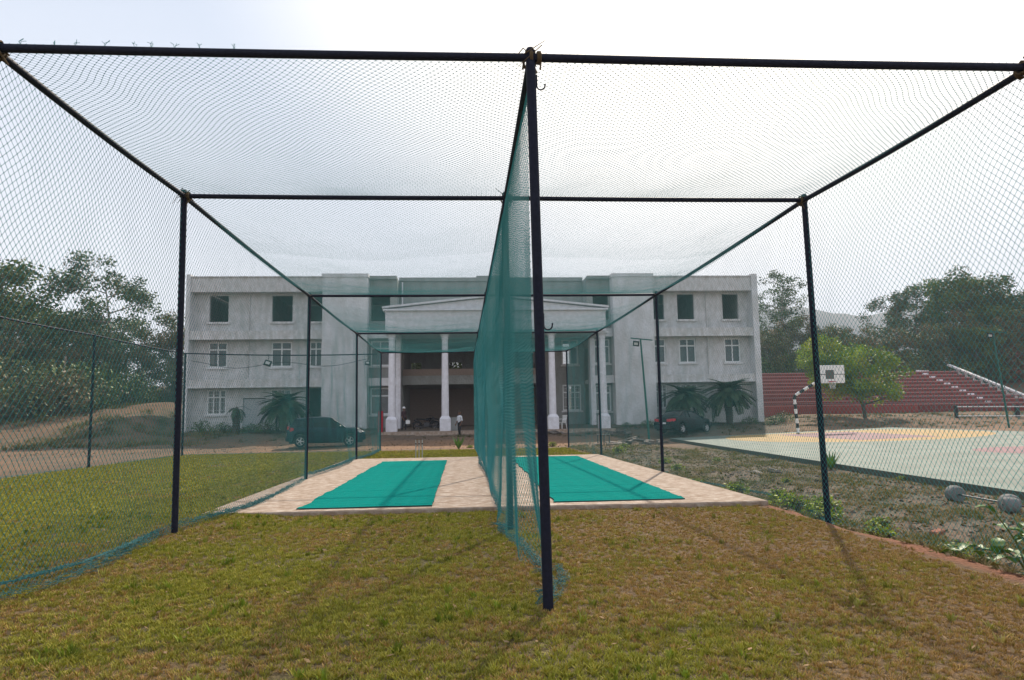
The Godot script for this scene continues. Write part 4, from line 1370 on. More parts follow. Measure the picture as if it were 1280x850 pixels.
func build_pitch() -> void:
	# concrete strip under the lanes
	var b := MB.new()
	var x0 := -4.05
	var x1 := 4.97
	var n_ := 60
	var top := 0.075
	var edge := func(x: float): return 11.5 - 0.1 * sm(0, 5, x) + noise.get_noise_2d(x * 14.0, 2.0) * 0.035
	for k in n_:
		var xa := lerpf(x0, x1, float(k) / n_)
		var xb := lerpf(x0, x1, (k + 1.0) / n_)
		var da: float = edge.call(xa)
		var db: float = edge.call(xb)
		b.quad(Vector3(xa, top, -da - 0.02), Vector3(xb, top, -db - 0.02), Vector3(xb, top, -25.85), Vector3(xa, top, -25.85))
		b.quad(Vector3(xa, top - 0.02, -da), Vector3(xb, top - 0.02, -db), Vector3(xb, top, -db - 0.02), Vector3(xa, top, -da - 0.02))
		b.quad(Vector3(xa, -0.25, -da + 0.01), Vector3(xb, -0.25, -db + 0.01), Vector3(xb, top - 0.02, -db), Vector3(xa, top - 0.02, -da))
	b.quad(Vector3(x1, -0.35, -11.4), Vector3(x1, -0.35, -25.85), Vector3(x1, top, -25.85), Vector3(x1, top, -11.42))
	b.quad(Vector3(x0, -0.3, -25.85), Vector3(x0, -0.3, -11.5), Vector3(x0, top, -11.5), Vector3(x0, top, -25.85))
	b.quad(Vector3(x1, -0.3, -25.85), Vector3(x0, -0.3, -25.85), Vector3(x0, top, -25.85), Vector3(x1, top, -25.85))
	solo("concrete_strip", b.mesh(), M.concrete, "pale weathered concrete strip under the two green mats", "", "", "structure")
	# mats, wrinkled across
	var shapes := [[-2.6, -0.49, 11.75, 23.75, "teal green matting strip on concrete in the lane with silver stumps", 5], [1.52, 3.72, 11.85, 24.8, "teal green matting strip on concrete beside the rough weedy strip", 9]]
	for q in shapes:
		var m := MB.new()
		var wob := func(d: float, s: int): return noise.get_noise_2d(d * 3.0, q[5] * 10.0 + s * 5.0) * (0.07 if s == 0 else 0.02)
		var yy := func(x: float, d: float): return 0.094 + 0.012 * maxf(0.0, rough_noise.get_noise_2d(x * 0.5 + q[5] * 40.0, d * 9.0)) + 0.009 * pow(absf(sin(d * 4.1 + sin(x * 0.7 + q[5]))), 14.0)
		var nd := 260
		var nx := 14
		for r in nd + 1:
			for c in nx + 1:
				var d := lerpf(q[2], q[3], float(r) / nd)
				var xa: float = q[0] + wob.call(d, 0) + (0.18 * (d - q[2]) / 13.0 if q[5] == 9 else 0.0)
				var xb: float = q[1] + wob.call(d, 1) + (0.3 * (d - q[2]) / 13.0 if q[5] == 9 else 0.0)
				var x := lerpf(xa, xb, float(c) / nx)
				var y: float = yy.call(x, d)
				m.v.append(Vector3(x, y, -d))
				m.n.append(Vector3(y - yy.call(x + 0.02, d), 0.02, -(y - yy.call(x, d + 0.02))).normalized()); m.c.append(Color.WHITE)
		for r in nd:
			for c in nx:
				var a := r * (nx + 1) + c
				for z in [a, a + nx + 2, a + 1, a, a + nx + 1, a + nx + 2]: m.i.append(z)
		var root := thing("matting_strip", Vector3.ZERO, q[4], "matting")
		part("carpet", m.mesh(), M.mat_green, root)
		var e := MB.new()
		for c in 40:
			var xa := lerpf(q[0], q[1], c / 40.0)
			var xb := lerpf(q[0], q[1], (c + 1) / 40.0)
			e.quad(Vector3(xa, 0.076, -q[2] + 0.012), Vector3(xb, 0.076, -q[2] + 0.012), Vector3(xb, 0.093, -q[2] + 0.003), Vector3(xa, 0.093, -q[2] + 0.003))
		var ex := [q[0], q[1]]
		for s in 2:
			for k in 80:
				var da := lerpf(q[2], q[3], k / 80.0)
				var db := lerpf(q[2], q[3], (k + 1) / 80.0)
				var sh := (0.18 if s == 0 else 0.3) if q[5] == 9 else 0.0
				var xa: float = ex[s] + wob.call(da, s) + sh * (da - q[2]) / 13.0
				var xb: float = ex[s] + wob.call(db, s) + sh * (db - q[2]) / 13.0
				e.quad(Vector3(xa, 0.076, -da), Vector3(xb, 0.076, -db), Vector3(xb, 0.096, -db), Vector3(xa, 0.096, -da))
		part("hem", e.mesh(), M.mat_edge, root)
	# wicket behind the left lane
	var w := thing("wicket", Vector3(-1.56, gh(-1.5, 26.3), -26.3), "three silver cricket stumps standing on grass behind the green mat", "wicket")
	for k in 3:
		var s := MB.new()
		s.col = Color.WHITE
		s.lathe([[0.019, -0.1], [0.019, 0.56], [0.022, 0.565], [0.022, 0.6], [0.017, 0.605], [0.017, 0.68], [0.006, 0.7]], 8, Vector3((k - 1) * 0.118, 0, 0))
		part("stump", s.mesh(), M.stump, w)
		var ba := MB.new()
		ba.lathe([[0.0235, 0.53], [0.0235, 0.58]], 8, Vector3((k - 1) * 0.118, 0, 0))
		part("band", ba.mesh(), M.black_paint, w)
	for k in 2:
		var bl := MB.new()
		bl.tube(PackedVector3Array([Vector3(-0.118 + k * 0.12, 0.705, 0), Vector3(-0.06 + k * 0.12, 0.718, 0), Vector3(-0.002 + k * 0.12, 0.705, 0)]), [0.008, 0.013, 0.008], 6)
		part("bail", bl.mesh(), M.rope, w)

# ---------------------------------------------------------------- the cage and its nets
func foot(x: float, d: float) -> Vector3:
	return Vector3(x, gh(x, d) - 0.12, -d)

func lash(b: MB, at: Vector3, axis: Vector3, r: float, turns: int, rad: float) -> void:    # twine wound round a joint
	var u := axis.cross(Vector3(0.2, 0.3, 0.9)).normalized()
	var w := axis.cross(u)
	var pts := PackedVector3Array()
	for k in turns * 9 + 1:
		var a := k * TAU / 9
		pts.append(at + (u * cos(a) + w * sin(a)) * (r + R(0, rad)) + axis * (k * rad * 1.4 / 9.0 - turns * rad * 0.7))
	pts.append(pts[pts.size() - 1] + Vector3(R(-0.1, 0.1), -0.08, R(-0.05, 0.05)))
	b.tube(pts, [rad], 4)

func joint(s: int, k: int) -> Vector3:                          # where post s of frame k meets its beams
	var p := Vector3([XL, XC, XR][s], H, -BAYS[k])
	if k == 0: p += [Vector3(-0.06, 0.012, 0), Vector3(-0.02, 0.024, 0), Vector3(0.15, 0.03, 0)][s]
	if k == 1 and s == 2: p.x -= 0.045
	return p

func build_cage() -> void:
	rng.seed = 5
	var cage := thing("cricket_cage", Vector3.ZERO, "dark navy steel pipe cage with two long practice lanes", "cage")
	var xs := [XL, XC, XR]
	var pr := [[0.0415, 0.04], [0.04, 0.043], [0.0415, 0.04]]
	for k in BAYS.size():
		var d: float = BAYS[k]
		for s in 3:
			var b := MB.new()
			var lean := Vector3(R(-0.03, 0.03), 0, R(-0.03, 0.03))
			if k == 0: lean = [Vector3(-0.15, 0, 0), Vector3(0.03, 0, 0.08), Vector3(0.2, 0, 0)][s]
			var r := 0.042 if k < 2 else 0.04
			var tp := joint(s, k)
			b.tube(PackedVector3Array([foot(xs[s] + lean.x, d - lean.z), tp + Vector3(0, 0.02, 0)]), [r], 14)
			part("post", b.mesh(), M.pipe, cage)
			var cp := MB.new()
			cp.lathe([[0.0, 0.05], [0.03, 0.045], [r + 0.004, 0.02], [r + 0.004, -0.01]].map(func(q): return [q[0], -q[1]]), 14, tp + Vector3(0, 0.02, 0), Basis(Vector3(1, 0, 0), PI))
			part("post_cap", cp.mesh(), M.pipe, cage)
		for s in 2:
			var b := MB.new()
			var pts := PackedVector3Array()
			for z in 9:
				var t := z / 8.0
				pts.append(joint(s, k).lerp(joint(s + 1, k), t) - Vector3(0, 0.02 + 0.008 * sin(PI * t), 0))
			b.tube(pts, [0.036 if k == 0 else 0.032], 12)
			part("cross_beam", b.mesh(), M.pipe, cage)
	for s in 3:
		for k in BAYS.size() - 1:
			var b := MB.new()
			var pts := PackedVector3Array()
			for z in 9:
				var t := z / 8.0
				pts.append(joint(s, k).lerp(joint(s, k + 1), t) + Vector3(0.012 * sin(t * PI) * (s - 1), -0.02 - 0.015 * sin(PI * t), 0))
			b.tube(pts, [0.034 if s != 1 else 0.03], 12)
			part("top_rail", b.mesh(), M.pipe, cage)
	# rope lashings at the joints, hooks on the middle post
	for q in [[0, 0, 5], [1, 0, 3], [2, 0, 6], [0, 1, 4], [2, 1, 3], [0, 2, 3], [2, 2, 2], [1, 1, 3], [0, 3, 3], [0, 4, 3]]:
		var b := MB.new()
		var at := joint(q[0], q[1])
		lash(b, at + Vector3(0.07 if q[0] == 1 else 0.0, -0.02, 0.0), Vector3.RIGHT if q[0] == 1 else Vector3.UP, 0.047, q[2], 0.008)
		if q[1] < 2:
			lash(b, at + Vector3(0.06 * (1 - q[0]), -0.02, 0), Vector3.RIGHT, 0.05, q[2] / 2 + 1, 0.009)
			lash(b, at + Vector3(0, -0.02, -0.09), Vector3.BACK, 0.05, q[2] / 2 + 1, 0.009)
			for z in 3:
				b.tube(PackedVector3Array([at, at + Vector3(R(-0.1, 0.1), R(-0.05, 0.1), 0.05), at + Vector3(R(-0.15, 0.15), R(-0.16, 0.13), R(0, 0.08))]), [0.006, 0.006, 0.003], 4)
		part("rope_lashing", b.mesh(), M.rope, cage)
	for y in [4.32, 2.25]:
		var b := MB.new()
		var pts := PackedVector3Array()
		var px := XC + 0.03 + (0.018 if y < 3 else 0.0)
		pts.append(Vector3(px, y + 0.1, -5.76))
		for k in 9:
			var a := PI + k * PI / 8.0
			pts.append(Vector3(px + 0.035 + cos(a) * 0.035, y + sin(a) * 0.035, -5.76))
		pts.append(Vector3(px + 0.073, y + 0.02, -5.76))
		b.tube(pts, [0.0065], 6)
		part("hook", b.mesh(), M.pipe, cage)

func edge(t: float) -> float:                                   # 0 at both ends, 1 between
	return clampf(minf(t, 1.0 - t) * 7.0, 0, 1)

func build_nets() -> void:
	rng.seed = 12
	var knot := MB.new()
	var kr := 0.0064
	var o6 := [Vector3.RIGHT, Vector3.UP, Vector3.BACK, Vector3.LEFT, Vector3.DOWN, Vector3.FORWARD]
	for s in [[0, 1, 2], [1, 3, 2], [3, 4, 2], [4, 0, 2], [1, 0, 5], [3, 1, 5], [4, 3, 5], [0, 4, 5]]:
		knot.tri(o6[s[0]] * kr, o6[s[1]] * kr, o6[s[2]] * kr)
	var knot_mesh := knot.mesh()
	var xs := [XL, XC, XR]
	var A := [0.13, 0.3, 0.27, 0.25]
	# roof nets, one to a lane, draped over the cross beams
	for lane in 2:
		var root := thing("roof_net", Vector3.ZERO, ["green netting roof sagging over the lane with silver stumps", "green netting roof sagging over the lane beside the rough strip"][lane], "net")
		var kx := []
		for k in 4:
			var x0: float = xs[lane] + 0.005
			var x1: float = xs[lane + 1] - 0.005
			var d0: float = BAYS[k]
			var d1: float = BAYS[k + 1]
			var L := d1 - d0
			var W := x1 - x0
			var a: float = A[k]
			var P := func(u: float, v: float) -> Vector3:
				var s := clampf(u / L, 0, 1)
				var t := clampf(v / W, 0, 1)
				var e := edge(s) * edge(t)
				var n1 := noise.get_noise_2d(u * 1.6 + lane * 50, v * 1.6 + k * 20)
				var n2 := noise.get_noise_2d(u * 1.6 + 300, v * 1.6 + k * 20 + lane * 9)
				var rip := 0.05 * sin(u * 3.3 + 2.0 * n1) * exp(-6.0 * minf(t, 1.0 - t)) * e
				var y := lerpf(lerpf(joint(lane, k).y, joint(lane + 1, k).y, t), lerpf(joint(lane, k + 1).y, joint(lane + 1, k + 1).y, t), s) + 0.02 - a * 4.0 * s * (1.0 - s) * (0.45 + 0.55 * 4.0 * t * (1.0 - t)) - 0.05 * 4.0 * t * (1 - t) * (1.0 - 4.0 * s * (1 - s)) * (1.0 if k == 3 else 0.3) + 0.05 * n1 * e
				return Vector3(lerpf(joint(lane, k).x, joint(lane, k + 1).x, s) * (1.0 - t) + lerpf(joint(lane + 1, k).x, joint(lane + 1, k + 1).x, s) * t + 0.12 * n2 * e + rip, y, -(d0 + u + 0.14 * n1 * e + 0.04 * sin(v * 3.6 + k) * e))
			var du := 0.066
			part("net_panel", net(P, L, W, du, du, 0.16 if k == 0 else 0.3, 0.0015 if k == 0 else 0.0013).mesh(), M.twine, root)
			if k < 2: knots(P, L, W, du, du, 12.5, kx)
		scatter("knots", knot_mesh, M.twine, kx, [], root)
	# outer side nets, hung from the top rails and gathered on the ground
	for side in 2:
		var root := thing("side_net", Vector3.ZERO, ["green side net along the lawn with its foot bunched on the grass", "green side net between the cage and the weedy strip"][side], "net")
		var x := XL if side == 0 else XR
		var sg := -1.0 if side == 0 else 1.0
		var kx := []
		for k in 4:
			var d0: float = BAYS[k]
			var d1: float = BAYS[k + 1]
			var L := d1 - d0
			var low := gh(x + sg * 0.15, (d0 + d1) / 2) + 0.015
			var V := H - low
			var P := func(u: float, v: float) -> Vector3:
				var s := clampf(u / L, 0, 1)
				var t := clampf(v / V, 0, 1)
				var n1 := noise.get_noise_2d(u * 1.3 + side * 90 + k * 31, v * 1.3)
				var n2 := noise.get_noise_2d(u * 1.3 + 500, v * 1.3 + side * 70 + k * 13)
				var e := edge(s) * clampf(t * 6.0, 0, 1)
				var bulge: float = sin(PI * s) * ([0.06, -0.22, -0.16, -0.1] if side == 0 else [0.18, 0.12, 0.1, 0.08])[k] * t * t
				var yy := H - 0.02 - v - 0.03 * 4 * s * (1 - s) * (1 - t) + 0.1 * n2 * e * (1.0 - t)
				var rx := lerpf(joint(side * 2, k).x, joint(side * 2, k + 1).x, s)
				return Vector3(rx + sg * (0.006 + bulge + 0.07 * n1 * e), maxf(yy, low - 0.005), -(d0 + u + 0.16 * n2 * e + 0.05 * sin(v * 2.7 + k) * e))
			part("net_panel", net(P, L, V, 0.078, 0.086, 0.16 if k == 0 else 0.3, 0.002 if k == 0 else 0.0015).mesh(), M.twine, root)
			if k < 2: knots(P, L, V, 0.078, 0.086, 13.0, kx)
		scatter("knots", knot_mesh, M.twine, kx, [], root)
		var b := MB.new()
		if side == 0:
			bundle(b, ground_path([[-4.5, 6.0], [-4.05, 6.9], [-3.82, 7.6], [-3.76, 8.3], [-3.86, 9.6]], 0.05), 15, 0.035, 0.0028)
			bundle(b, ground_path([[-3.9, 6.2], [-3.66, 6.8], [-3.62, 7.6], [-3.66, 8.4], [-3.8, 9.6]], 0.01), 12, 0.09, 0.002)
			bundle(b, ground_path([[-3.82, 9.7], [-3.6, 11.0], [-3.5, 12.3], [-3.58, 14.2], [-3.8, 17.6]], 0.03), 20, 0.075, 0.0026)
			for q in [17.7]: bundle(b, PackedVector3Array([Vector3(-3.8, 0.12, -17.6), Vector3(-3.68, 0.12, -20.0), Vector3(-3.62, 0.12, -22.5), Vector3(-3.73, 0.12, -25.6)]), 18, 0.07, 0.0028)
			bundle(b, ground_path([[-3.73, 25.7], [-3.6, 29.0], [-3.73, 33.2]], 0.04), 14, 0.08, 0.003)
		else:
			bundle(b, ground_path([[5.05, 5.8], [5.3, 7.2], [5.42, 8.4], [5.2, 9.6]], 0.03), 12, 0.035, 0.0025)
			bundle(b, ground_path([[5.15, 9.7], [5.9, 12.0], [6.2, 14.2], [5.3, 17.4]], 0.04), 14, 0.05, 0.003)
			bundle(b, ground_path([[5.15, 17.7], [5.3, 21.0], [5.1, 25.6]], 0.04), 14, 0.05, 0.003)
		var g := part("gathered_foot", b.mesh(), M.twine_foot, root)
		g.set_meta("kind", "stuff")
	# the net between the lanes
	var root := thing("divider_net", Vector3.ZERO, "green net dividing the two lanes behind the middle post", "net")
	var kx := []
	var cz := [5.76, 6.3, 7.0, 7.6, 8.2, 9.0, 9.7, 11.0, 13.0, 17.6]
	var cx := [0.1, 0.22, 0.3, 0.05, 0.08, -0.02, -0.12, -0.02, -0.1, 0.0]
	for k in 4:
		var d0: float = BAYS[k]
		var d1: float = BAYS[k + 1]
		var L := d1 - d0
		var low := 0.03 if k == 0 else 0.1
		var V := H - low
		var P := func(u: float, v: float) -> Vector3:
			var s := clampf(u / L, 0, 1)
			var t := clampf(v / V, 0, 1)
			var d := d0 + u
			var off := 0.0
			for z in cz.size() - 1:
				if d >= cz[z] and d < cz[z + 1]: off = lerpf(cx[z], cx[z + 1], smoothstep(0, 1, (d - cz[z]) / (cz[z + 1] - cz[z])))
			var n1 := noise.get_noise_2d(u * 0.12 + 900 + k * 31, v * 1.3)
			var n2 := noise.get_noise_2d(u * 1.5 + 700, v * 1.5 + k * 13)
			var e := edge(s) * clampf(t * 6.0, 0, 1)
			var sw := 0.055 * sin(PI * s) * t + 0.06 * n1 * e
			if k == 0: sw = -0.03 * sin(PI * s) * t + 0.03 * n1 * e
			return Vector3(XC - 0.055 * clampf(t * 12.0, 0, 1) + sw + off * pow(t, 5.0), H - 0.03 - v + 0.07 * n2 * e, -(d + 0.03 * n2 * e + 0.06 * sin(v * 3.1 + k) * e))
		part("net_panel", net(P, L, V, 0.075, 0.07, 0.14 if k == 0 else 0.3, 0.0017 if k == 0 else 0.0016).mesh(), M.twine, root)
		if k < 2: knots(P, L, V, 0.075, 0.07, 12.0, kx)
	scatter("knots", knot_mesh, M.twine, kx, [], root)
	var b := MB.new()
	bundle(b, ground_path([[0.55, 9.9], [0.5, 9.4], [0.66, 8.7], [0.72, 8.0], [0.8, 7.0], [0.78, 6.4], [0.7, 5.75]], 0.01), 14, 0.06, 0.0017)
	bundle(b, ground_path([[0.72, 6.8], [0.95, 7.0], [0.93, 6.5], [0.72, 5.8]], 0.01), 10, 0.07, 0.0016)
	bundle(b, ground_path([[0.4, 9.9], [0.55, 9.75], [0.72, 9.5]], 0.02), 14, 0.05, 0.0025)
	bundle(b, PackedVector3Array([Vector3(0.55, 0.12, -10.2), Vector3(0.6, 0.12, -13.0), Vector3(0.63, 0.12, -17.6), Vector3(0.55, 0.12, -21.0), Vector3(0.63, 0.12, -25.6)]), 16, 0.05, 0.003)
	bundle(b, PackedVector3Array([Vector3(XC - 0.05, 0.02, -5.7), Vector3(XC + 0.06, 0.14, -5.69), Vector3(XC - 0.05, 0.1, -5.8), Vector3(XC + 0.04, 0.03, -5.72)]), 12, 0.03, 0.002)
	var g := part("gathered_foot", b.mesh(), M.twine_foot, root)
	g.set_meta("kind", "stuff")
	var loose := MB.new()                              # cut net ends standing on the front beam
	for k in 9:
		var p := Vector3(lerpf(XL + 0.2, XL + 2.0, k / 9.0) + R(-0.08, 0.08), H + 0.02, -5.76)
		for z in 3:
			loose.tube(PackedVector3Array([p, p + Vector3(R(-0.02, 0.02), R(0.02, 0.035), 0), p + Vector3(R(-0.045, 0.045), R(0.03, 0.06), 0)]), [0.0022], 3)
	part("loose_twine", loose.mesh(), M.twine, root).set_meta("kind", "stuff")

func build_fence() -> void:
	rng.seed = 31
	var f := thing("net_fence", Vector3.ZERO, "tall green net fence on dark posts around the outer lawn", "fence")
	var xa := -12.75
	var line := [Vector3(-13.0, 0, -11.5), Vector3(-12.8, 0, -18.2), Vector3(-12.5, 0, -25.0), Vector3(-12.12, 0, -32.0), Vector3(-3.9, 0, -33.2)]
	for k in line.size() - 1:
		var p: Vector3 = line[k]
		var b := MB.new()
		b.tube(PackedVector3Array([Vector3(p.x, gh(p.x, -p.z) - 0.1, p.z), Vector3(p.x, 4.5, p.z)]), [0.045], 10)
		part("post", b.mesh(), M.pipe, f)
	for k in line.size() - 1:
		var p: Vector3 = line[k]
		var q: Vector3 = line[k + 1]
		var L := p.distance_to(q)
		var b := MB.new()
		var pts := PackedVector3Array()
		for z in 9:
			var t := z / 8.0
			pts.append(p.lerp(q, t) + Vector3(0, 4.48 - 0.07 * sin(PI * t) * (1.0 if k == 3 else 0.5), 0))
		b.tube(pts, [0.03 if k < 3 else 0.026], 8)
		part("top_rail", b.mesh(), M.pipe, f)
		var dirn := (q - p).normalized()
		var nrm := dirn.cross(Vector3.UP)
		var P := func(u: float, v: float) -> Vector3:
			var e := edge(clampf(u / L, 0, 1))
			var n1 := noise.get_noise_2d(u * 1.2 + k * 77, v * 1.2 + 40)
			return p + dirn * (u + 0.1 * n1 * e) + nrm * (0.05 + 0.12 * n1 * e) + Vector3(0, 4.45 - v - 0.05 * sin(PI * clampf(u / L, 0, 1)), 0)
		part("netting", net(P, L, 4.38, 0.078, 0.09, 0.45, 0.0013).mesh(), M.twine_fence, f)
		var g := MB.new()
		bundle(g, ground_path([[p.x, -p.z], [(p.x + q.x) / 2 + 0.1, -(p.z + q.z) / 2], [q.x, -q.z]], 0.03), 5, 0.04, 0.0025)
		part("gathered_foot", g.mesh(), M.twine_fence, f).set_meta("kind", "stuff")
	for q in [[-8.72, 4.06, "square black floodlight tilted below the fence rail in front of the white wall", 0.32, 0.5], [-4.26, 4.02, "small floodlight below the fence rail beside the cage's rear corner", 0.22, 0.2]]:
		var t := thing("floodlight", Vector3(q[0], q[1], -32.6), q[2], "floodlight")
		floodlight(t, q[3], Basis(Vector3(0, 0, 1), -0.6 * q[4]) * Basis(Vector3(1, 0, 0), -0.35))
		var h := MB.new()
		h.tube(PackedVector3Array([Vector3(0, 0.4, 0.0), Vector3(0.05, 0.25, 0), Vector3(0, q[3] * 0.5, -0.03)]), [0.012], 6)
		part("hanger", h.mesh(), M.pipe, t)
	var c := MB.new()
	var pts := PackedVector3Array()
	for k in 21:
		var t := k / 20.0
		pts.append(Vector3(lerpf(-12.1, -4.3, t), 4.2 - 0.55 * sin(PI * t) * (0.6 + 0.4 * sin(t * 9)), -32.6))
	c.tube(pts, [0.011], 5)
	solo("power_cable", c.mesh(), M.black_plastic, "thin black cable sagging between the two fence floodlights", "cable")

func floodlight(parent: Node3D, s: float, b: Basis) -> void:
	var h := MB.new()
	h.bevel_box(Vector3.ZERO, Vector3(s, s * 0.85, 0.06), 0.012, b)
	for k in 6:
		h.box(b * Vector3((k - 2.5) * s * 0.15, 0, -0.05), Vector3(0.012, s * 0.7, 0.05), b)
	part("housing", h.mesh(), M.black_plastic, parent)
	var g := MB.new()
	g.box(b * Vector3(0, 0, 0.034), Vector3(s * 0.6, s * 0.4, 0.006), b)
	part("lens", g.mesh(), M.lamp_glass, parent)

# ---------------------------------------------------------------- the court and what stands round it
func court_sheet(pts: Array, lift: float, m: Material, called: String, parent: Node) -> void:
	var b := MB.new()
	var mid := Vector2.ZERO
	for q in pts: mid += Vector2(q[0], q[1])
	mid /= pts.size()
	for k in pts.size():
		var a: Array = pts[k]
		var e: Array = pts[(k + 1) % pts.size()]
		b.tri(Vector3(mid.x, court_y(mid.x, mid.y) + lift, -mid.y), Vector3(a[0], court_y(a[0], a[1]) + lift, -a[1]), Vector3(e[0], court_y(e[0], e[1]) + lift, -e[1]))
	part(called, b.mesh(), m, parent)

func build_court() -> void:
	var c := Node3D.new()
	c.name = "sports_court"
	add_child(c)
	tag(c, "pale green sports court with yellow and pink markings", "", "", "structure")
	var quad := [[10.2, 2.0], [27.0, 1.5], [27.3, 43.6], [court_left(42.0), 42.0]]
	court_sheet(quad, 0.0, M.court, "surface", c)
	var b := MB.new()
	for k in 4:
		var a: Array = quad[k]
		var e: Array = quad[(k + 1) % 4]
		var va := Vector3(a[0], court_y(a[0], a[1]), -a[1])
		var ve := Vector3(e[0], court_y(e[0], e[1]), -e[1])
		b.quad(va - Vector3(0, 0.4, 0), ve - Vector3(0, 0.4, 0), ve - Vector3(0, 0.003, 0), va - Vector3(0, 0.003, 0))
	part("kerb", b.mesh(), M.court_edge, c)
	var ring := []
	for k in 60:
		var a := TAU * k / 60
		ring.append([clampf(20.6 + cos(a) * 6.3, 12.8, 26.6), minf(36.6 + sin(a) * 6.7, 41.6)])
	court_sheet(ring, 0.004, M.court_yellow, "yellow_zone", c)
	court_sheet([[18.3, 31.8], [22.4, 31.8], [22.6, 40.4], [18.3, 40.4]], 0.008, M.court_pink, "pink_key", c)
	var disc := []
	for k in 40: disc.append([19.0 + cos(TAU * k / 40) * 1.8, 22.4 + sin(TAU * k / 40) * 1.8])
	court_sheet(disc, 0.004, M.court_pink, "pink_disc", c)
	# hoop
	var hx := 20.35
	var hd := 41.9
	var o := thing("basketball_hoop", Vector3(hx, court_y(hx, hd), -hd), "basketball hoop with white board on black and white striped bent pole", "basketball hoop")
	var path := PackedVector3Array([Vector3(0, 0, 0), Vector3(-0.12, 2.1, 0), Vector3(-0.02, 2.3, 0.05), Vector3(0.95, 2.95, 0.5), Vector3(1.5, 3.2, 0.9)])
	var cu := Curve3D.new()
	for p in path: cu.add_point(p)
	var L := cu.get_baked_length()
	for k in 15:
		var seg := MB.new()
		seg.tube(PackedVector3Array([cu.sample_baked(L * k / 15), cu.sample_baked(L * (k + 0.5) / 15), cu.sample_baked(L * (k + 1) / 15)]), [0.095], 10)
		part("pole_band", seg.mesh(), M.board if k % 2 == 0 else M.black_paint, o)
	var bb := MB.new()
	bb.bevel_box(Vector3(1.66, 3.47, 1.0), Vector3(1.85, 1.08, 0.05), 0.01)
	part("backboard", bb.mesh(), M.board, o)
	var tg := MB.new()
	tg.span(1.4, 1.92, 3.18, 3.72, 1.026, 1.03)
	part("target_square", tg.mesh(), M.brown_board, o)
	var bar := MB.new()
	bar.span(0.74, 2.58, 3.44, 3.48, 1.031, 1.035)
	part("board_stripe", bar.mesh(), M.brown_board, o)
	var rim := MB.new()
	var rp := PackedVector3Array()
	for k in 25: rp.append(Vector3(1.66 + cos(TAU * k / 24) * 0.225, 3.02, 1.28 + sin(TAU * k / 24) * 0.225))
	rim.tube(rp, [0.012], 6, false)
	rim.box(Vector3(1.66, 3.02, 1.05), Vector3(0.14, 0.06, 0.05))
	part("rim", rim.mesh(), M.fabric_red, o)
	var nt := MB.new()
	for k in 14:
		var a := TAU * k / 14
		for s in [-1, 1]:
			nt.tube(PackedVector3Array([Vector3(1.66 + cos(a) * 0.22, 3.01, 1.28 + sin(a) * 0.22), Vector3(1.66 + cos(a + s * 0.45) * 0.16, 2.8, 1.28 + sin(a + s * 0.45) * 0.16), Vector3(1.66 + cos(a + s * 0.8) * 0.14, 2.6, 1.28 + sin(a + s * 0.8) * 0.14)]), [0.004], 3)
	part("hoop_net", nt.mesh(), M.board, o)
	var st := MB.new()
	st.rod(Vector3(0.95, 2.95, 0.5), Vector3(1.25, 3.5, 0.97), 0.03)
	part("strut", st.mesh(), M.black_paint, o)
	var st2 := MB.new()
	st2.rod(Vector3(1.5, 3.2, 0.9), Vector3(1.66, 3.3, 0.97), 0.04)
	part("strut", st2.mesh(), M.black_paint, o)
	# green lamp poles
	for q in [[9.95, 37.3, 5.62, -0.3, "thin green lamp post near the dark sedan and the rubble", 0.9], [33.4, 41.3, 5.9, -0.55, "thin green lamp post in front of the red terraces", 1.3]]:
		var y := gh(q[0], q[1])
		var p := thing("lamp_post", Vector3(q[0], y, -q[1]), q[4], "lamp post")
		var b2 := MB.new()
		b2.tube(PackedVector3Array([Vector3(0, -0.2, 0), Vector3(q[3] * 0.5, q[2] * 0.5, 0), Vector3(q[3], q[2], 0)]), [0.06, 0.055, 0.045], 10)
		part("pole", b2.mesh(), M.green_paint, p)
		var b3 := MB.new()
		b3.box(Vector3(q[3] + 0.05, q[2] + 0.03, 0.02), Vector3(q[5] * 1.3, 0.06, 0.06), Basis(Vector3(0, 0, 1), -0.1))
		part("cross_arm", b3.mesh(), M.green_paint, p)
		var fl := Node3D.new()
		fl.name = "lamp_head"
		p.add_child(fl)
		fl.position = Vector3(q[3] - 0.28, q[2] - 0.22, 0.12)
		floodlight(fl, 0.34, Basis(Vector3(1, 0, 0), 0.35) * Basis(Vector3(0, 1, 0), -0.4))
	# bar bells of cast concrete lying by the court
	for q in [[9.34, 13.05, 9.22, 11.55, "concrete barbell with steel bar lying on the rough strip", 0.16], [9.0, 11.25, 10.6, 10.7, "second concrete barbell with its weight against the first one", 0.13]]:
		var a := Vector3(q[0], gh(q[0], q[1]) + 0.13, -q[1])
		var e := Vector3(q[2], gh(q[2], q[3]) + 0.13, -q[3])
		var o2 := thing("concrete_barbell", (a + e) / 2, q[4], "barbell")
		var ax := (e - a).normalized()
		var bs := Basis(ax.cross(Vector3.UP).normalized(), ax, ax.cross(Vector3.UP).normalized().cross(ax))
		var r: float = q[5]
		for s in [-1.0, 1.0]:
			var w := MB.new()
			var pr := [[0.02, -0.12], [r * 0.85, -0.11], [r, -0.07], [r * 1.03, 0.0], [r, 0.07], [r * 0.85, 0.11], [0.02, 0.12]]
			w.col = Color(0.27, 0.26, 0.25)
			w.lathe(pr, 14, ax * s * (a.distance_to(e) / 2), bs)
			part("weight", w.mesh(), M.stone, o2)
		var rd := MB.new()
		rd.rod(-ax * a.distance_to(e) / 2, ax * a.distance_to(e) / 2, 0.016)
		part("bar", rd.mesh(), M.dark_metal, o2)

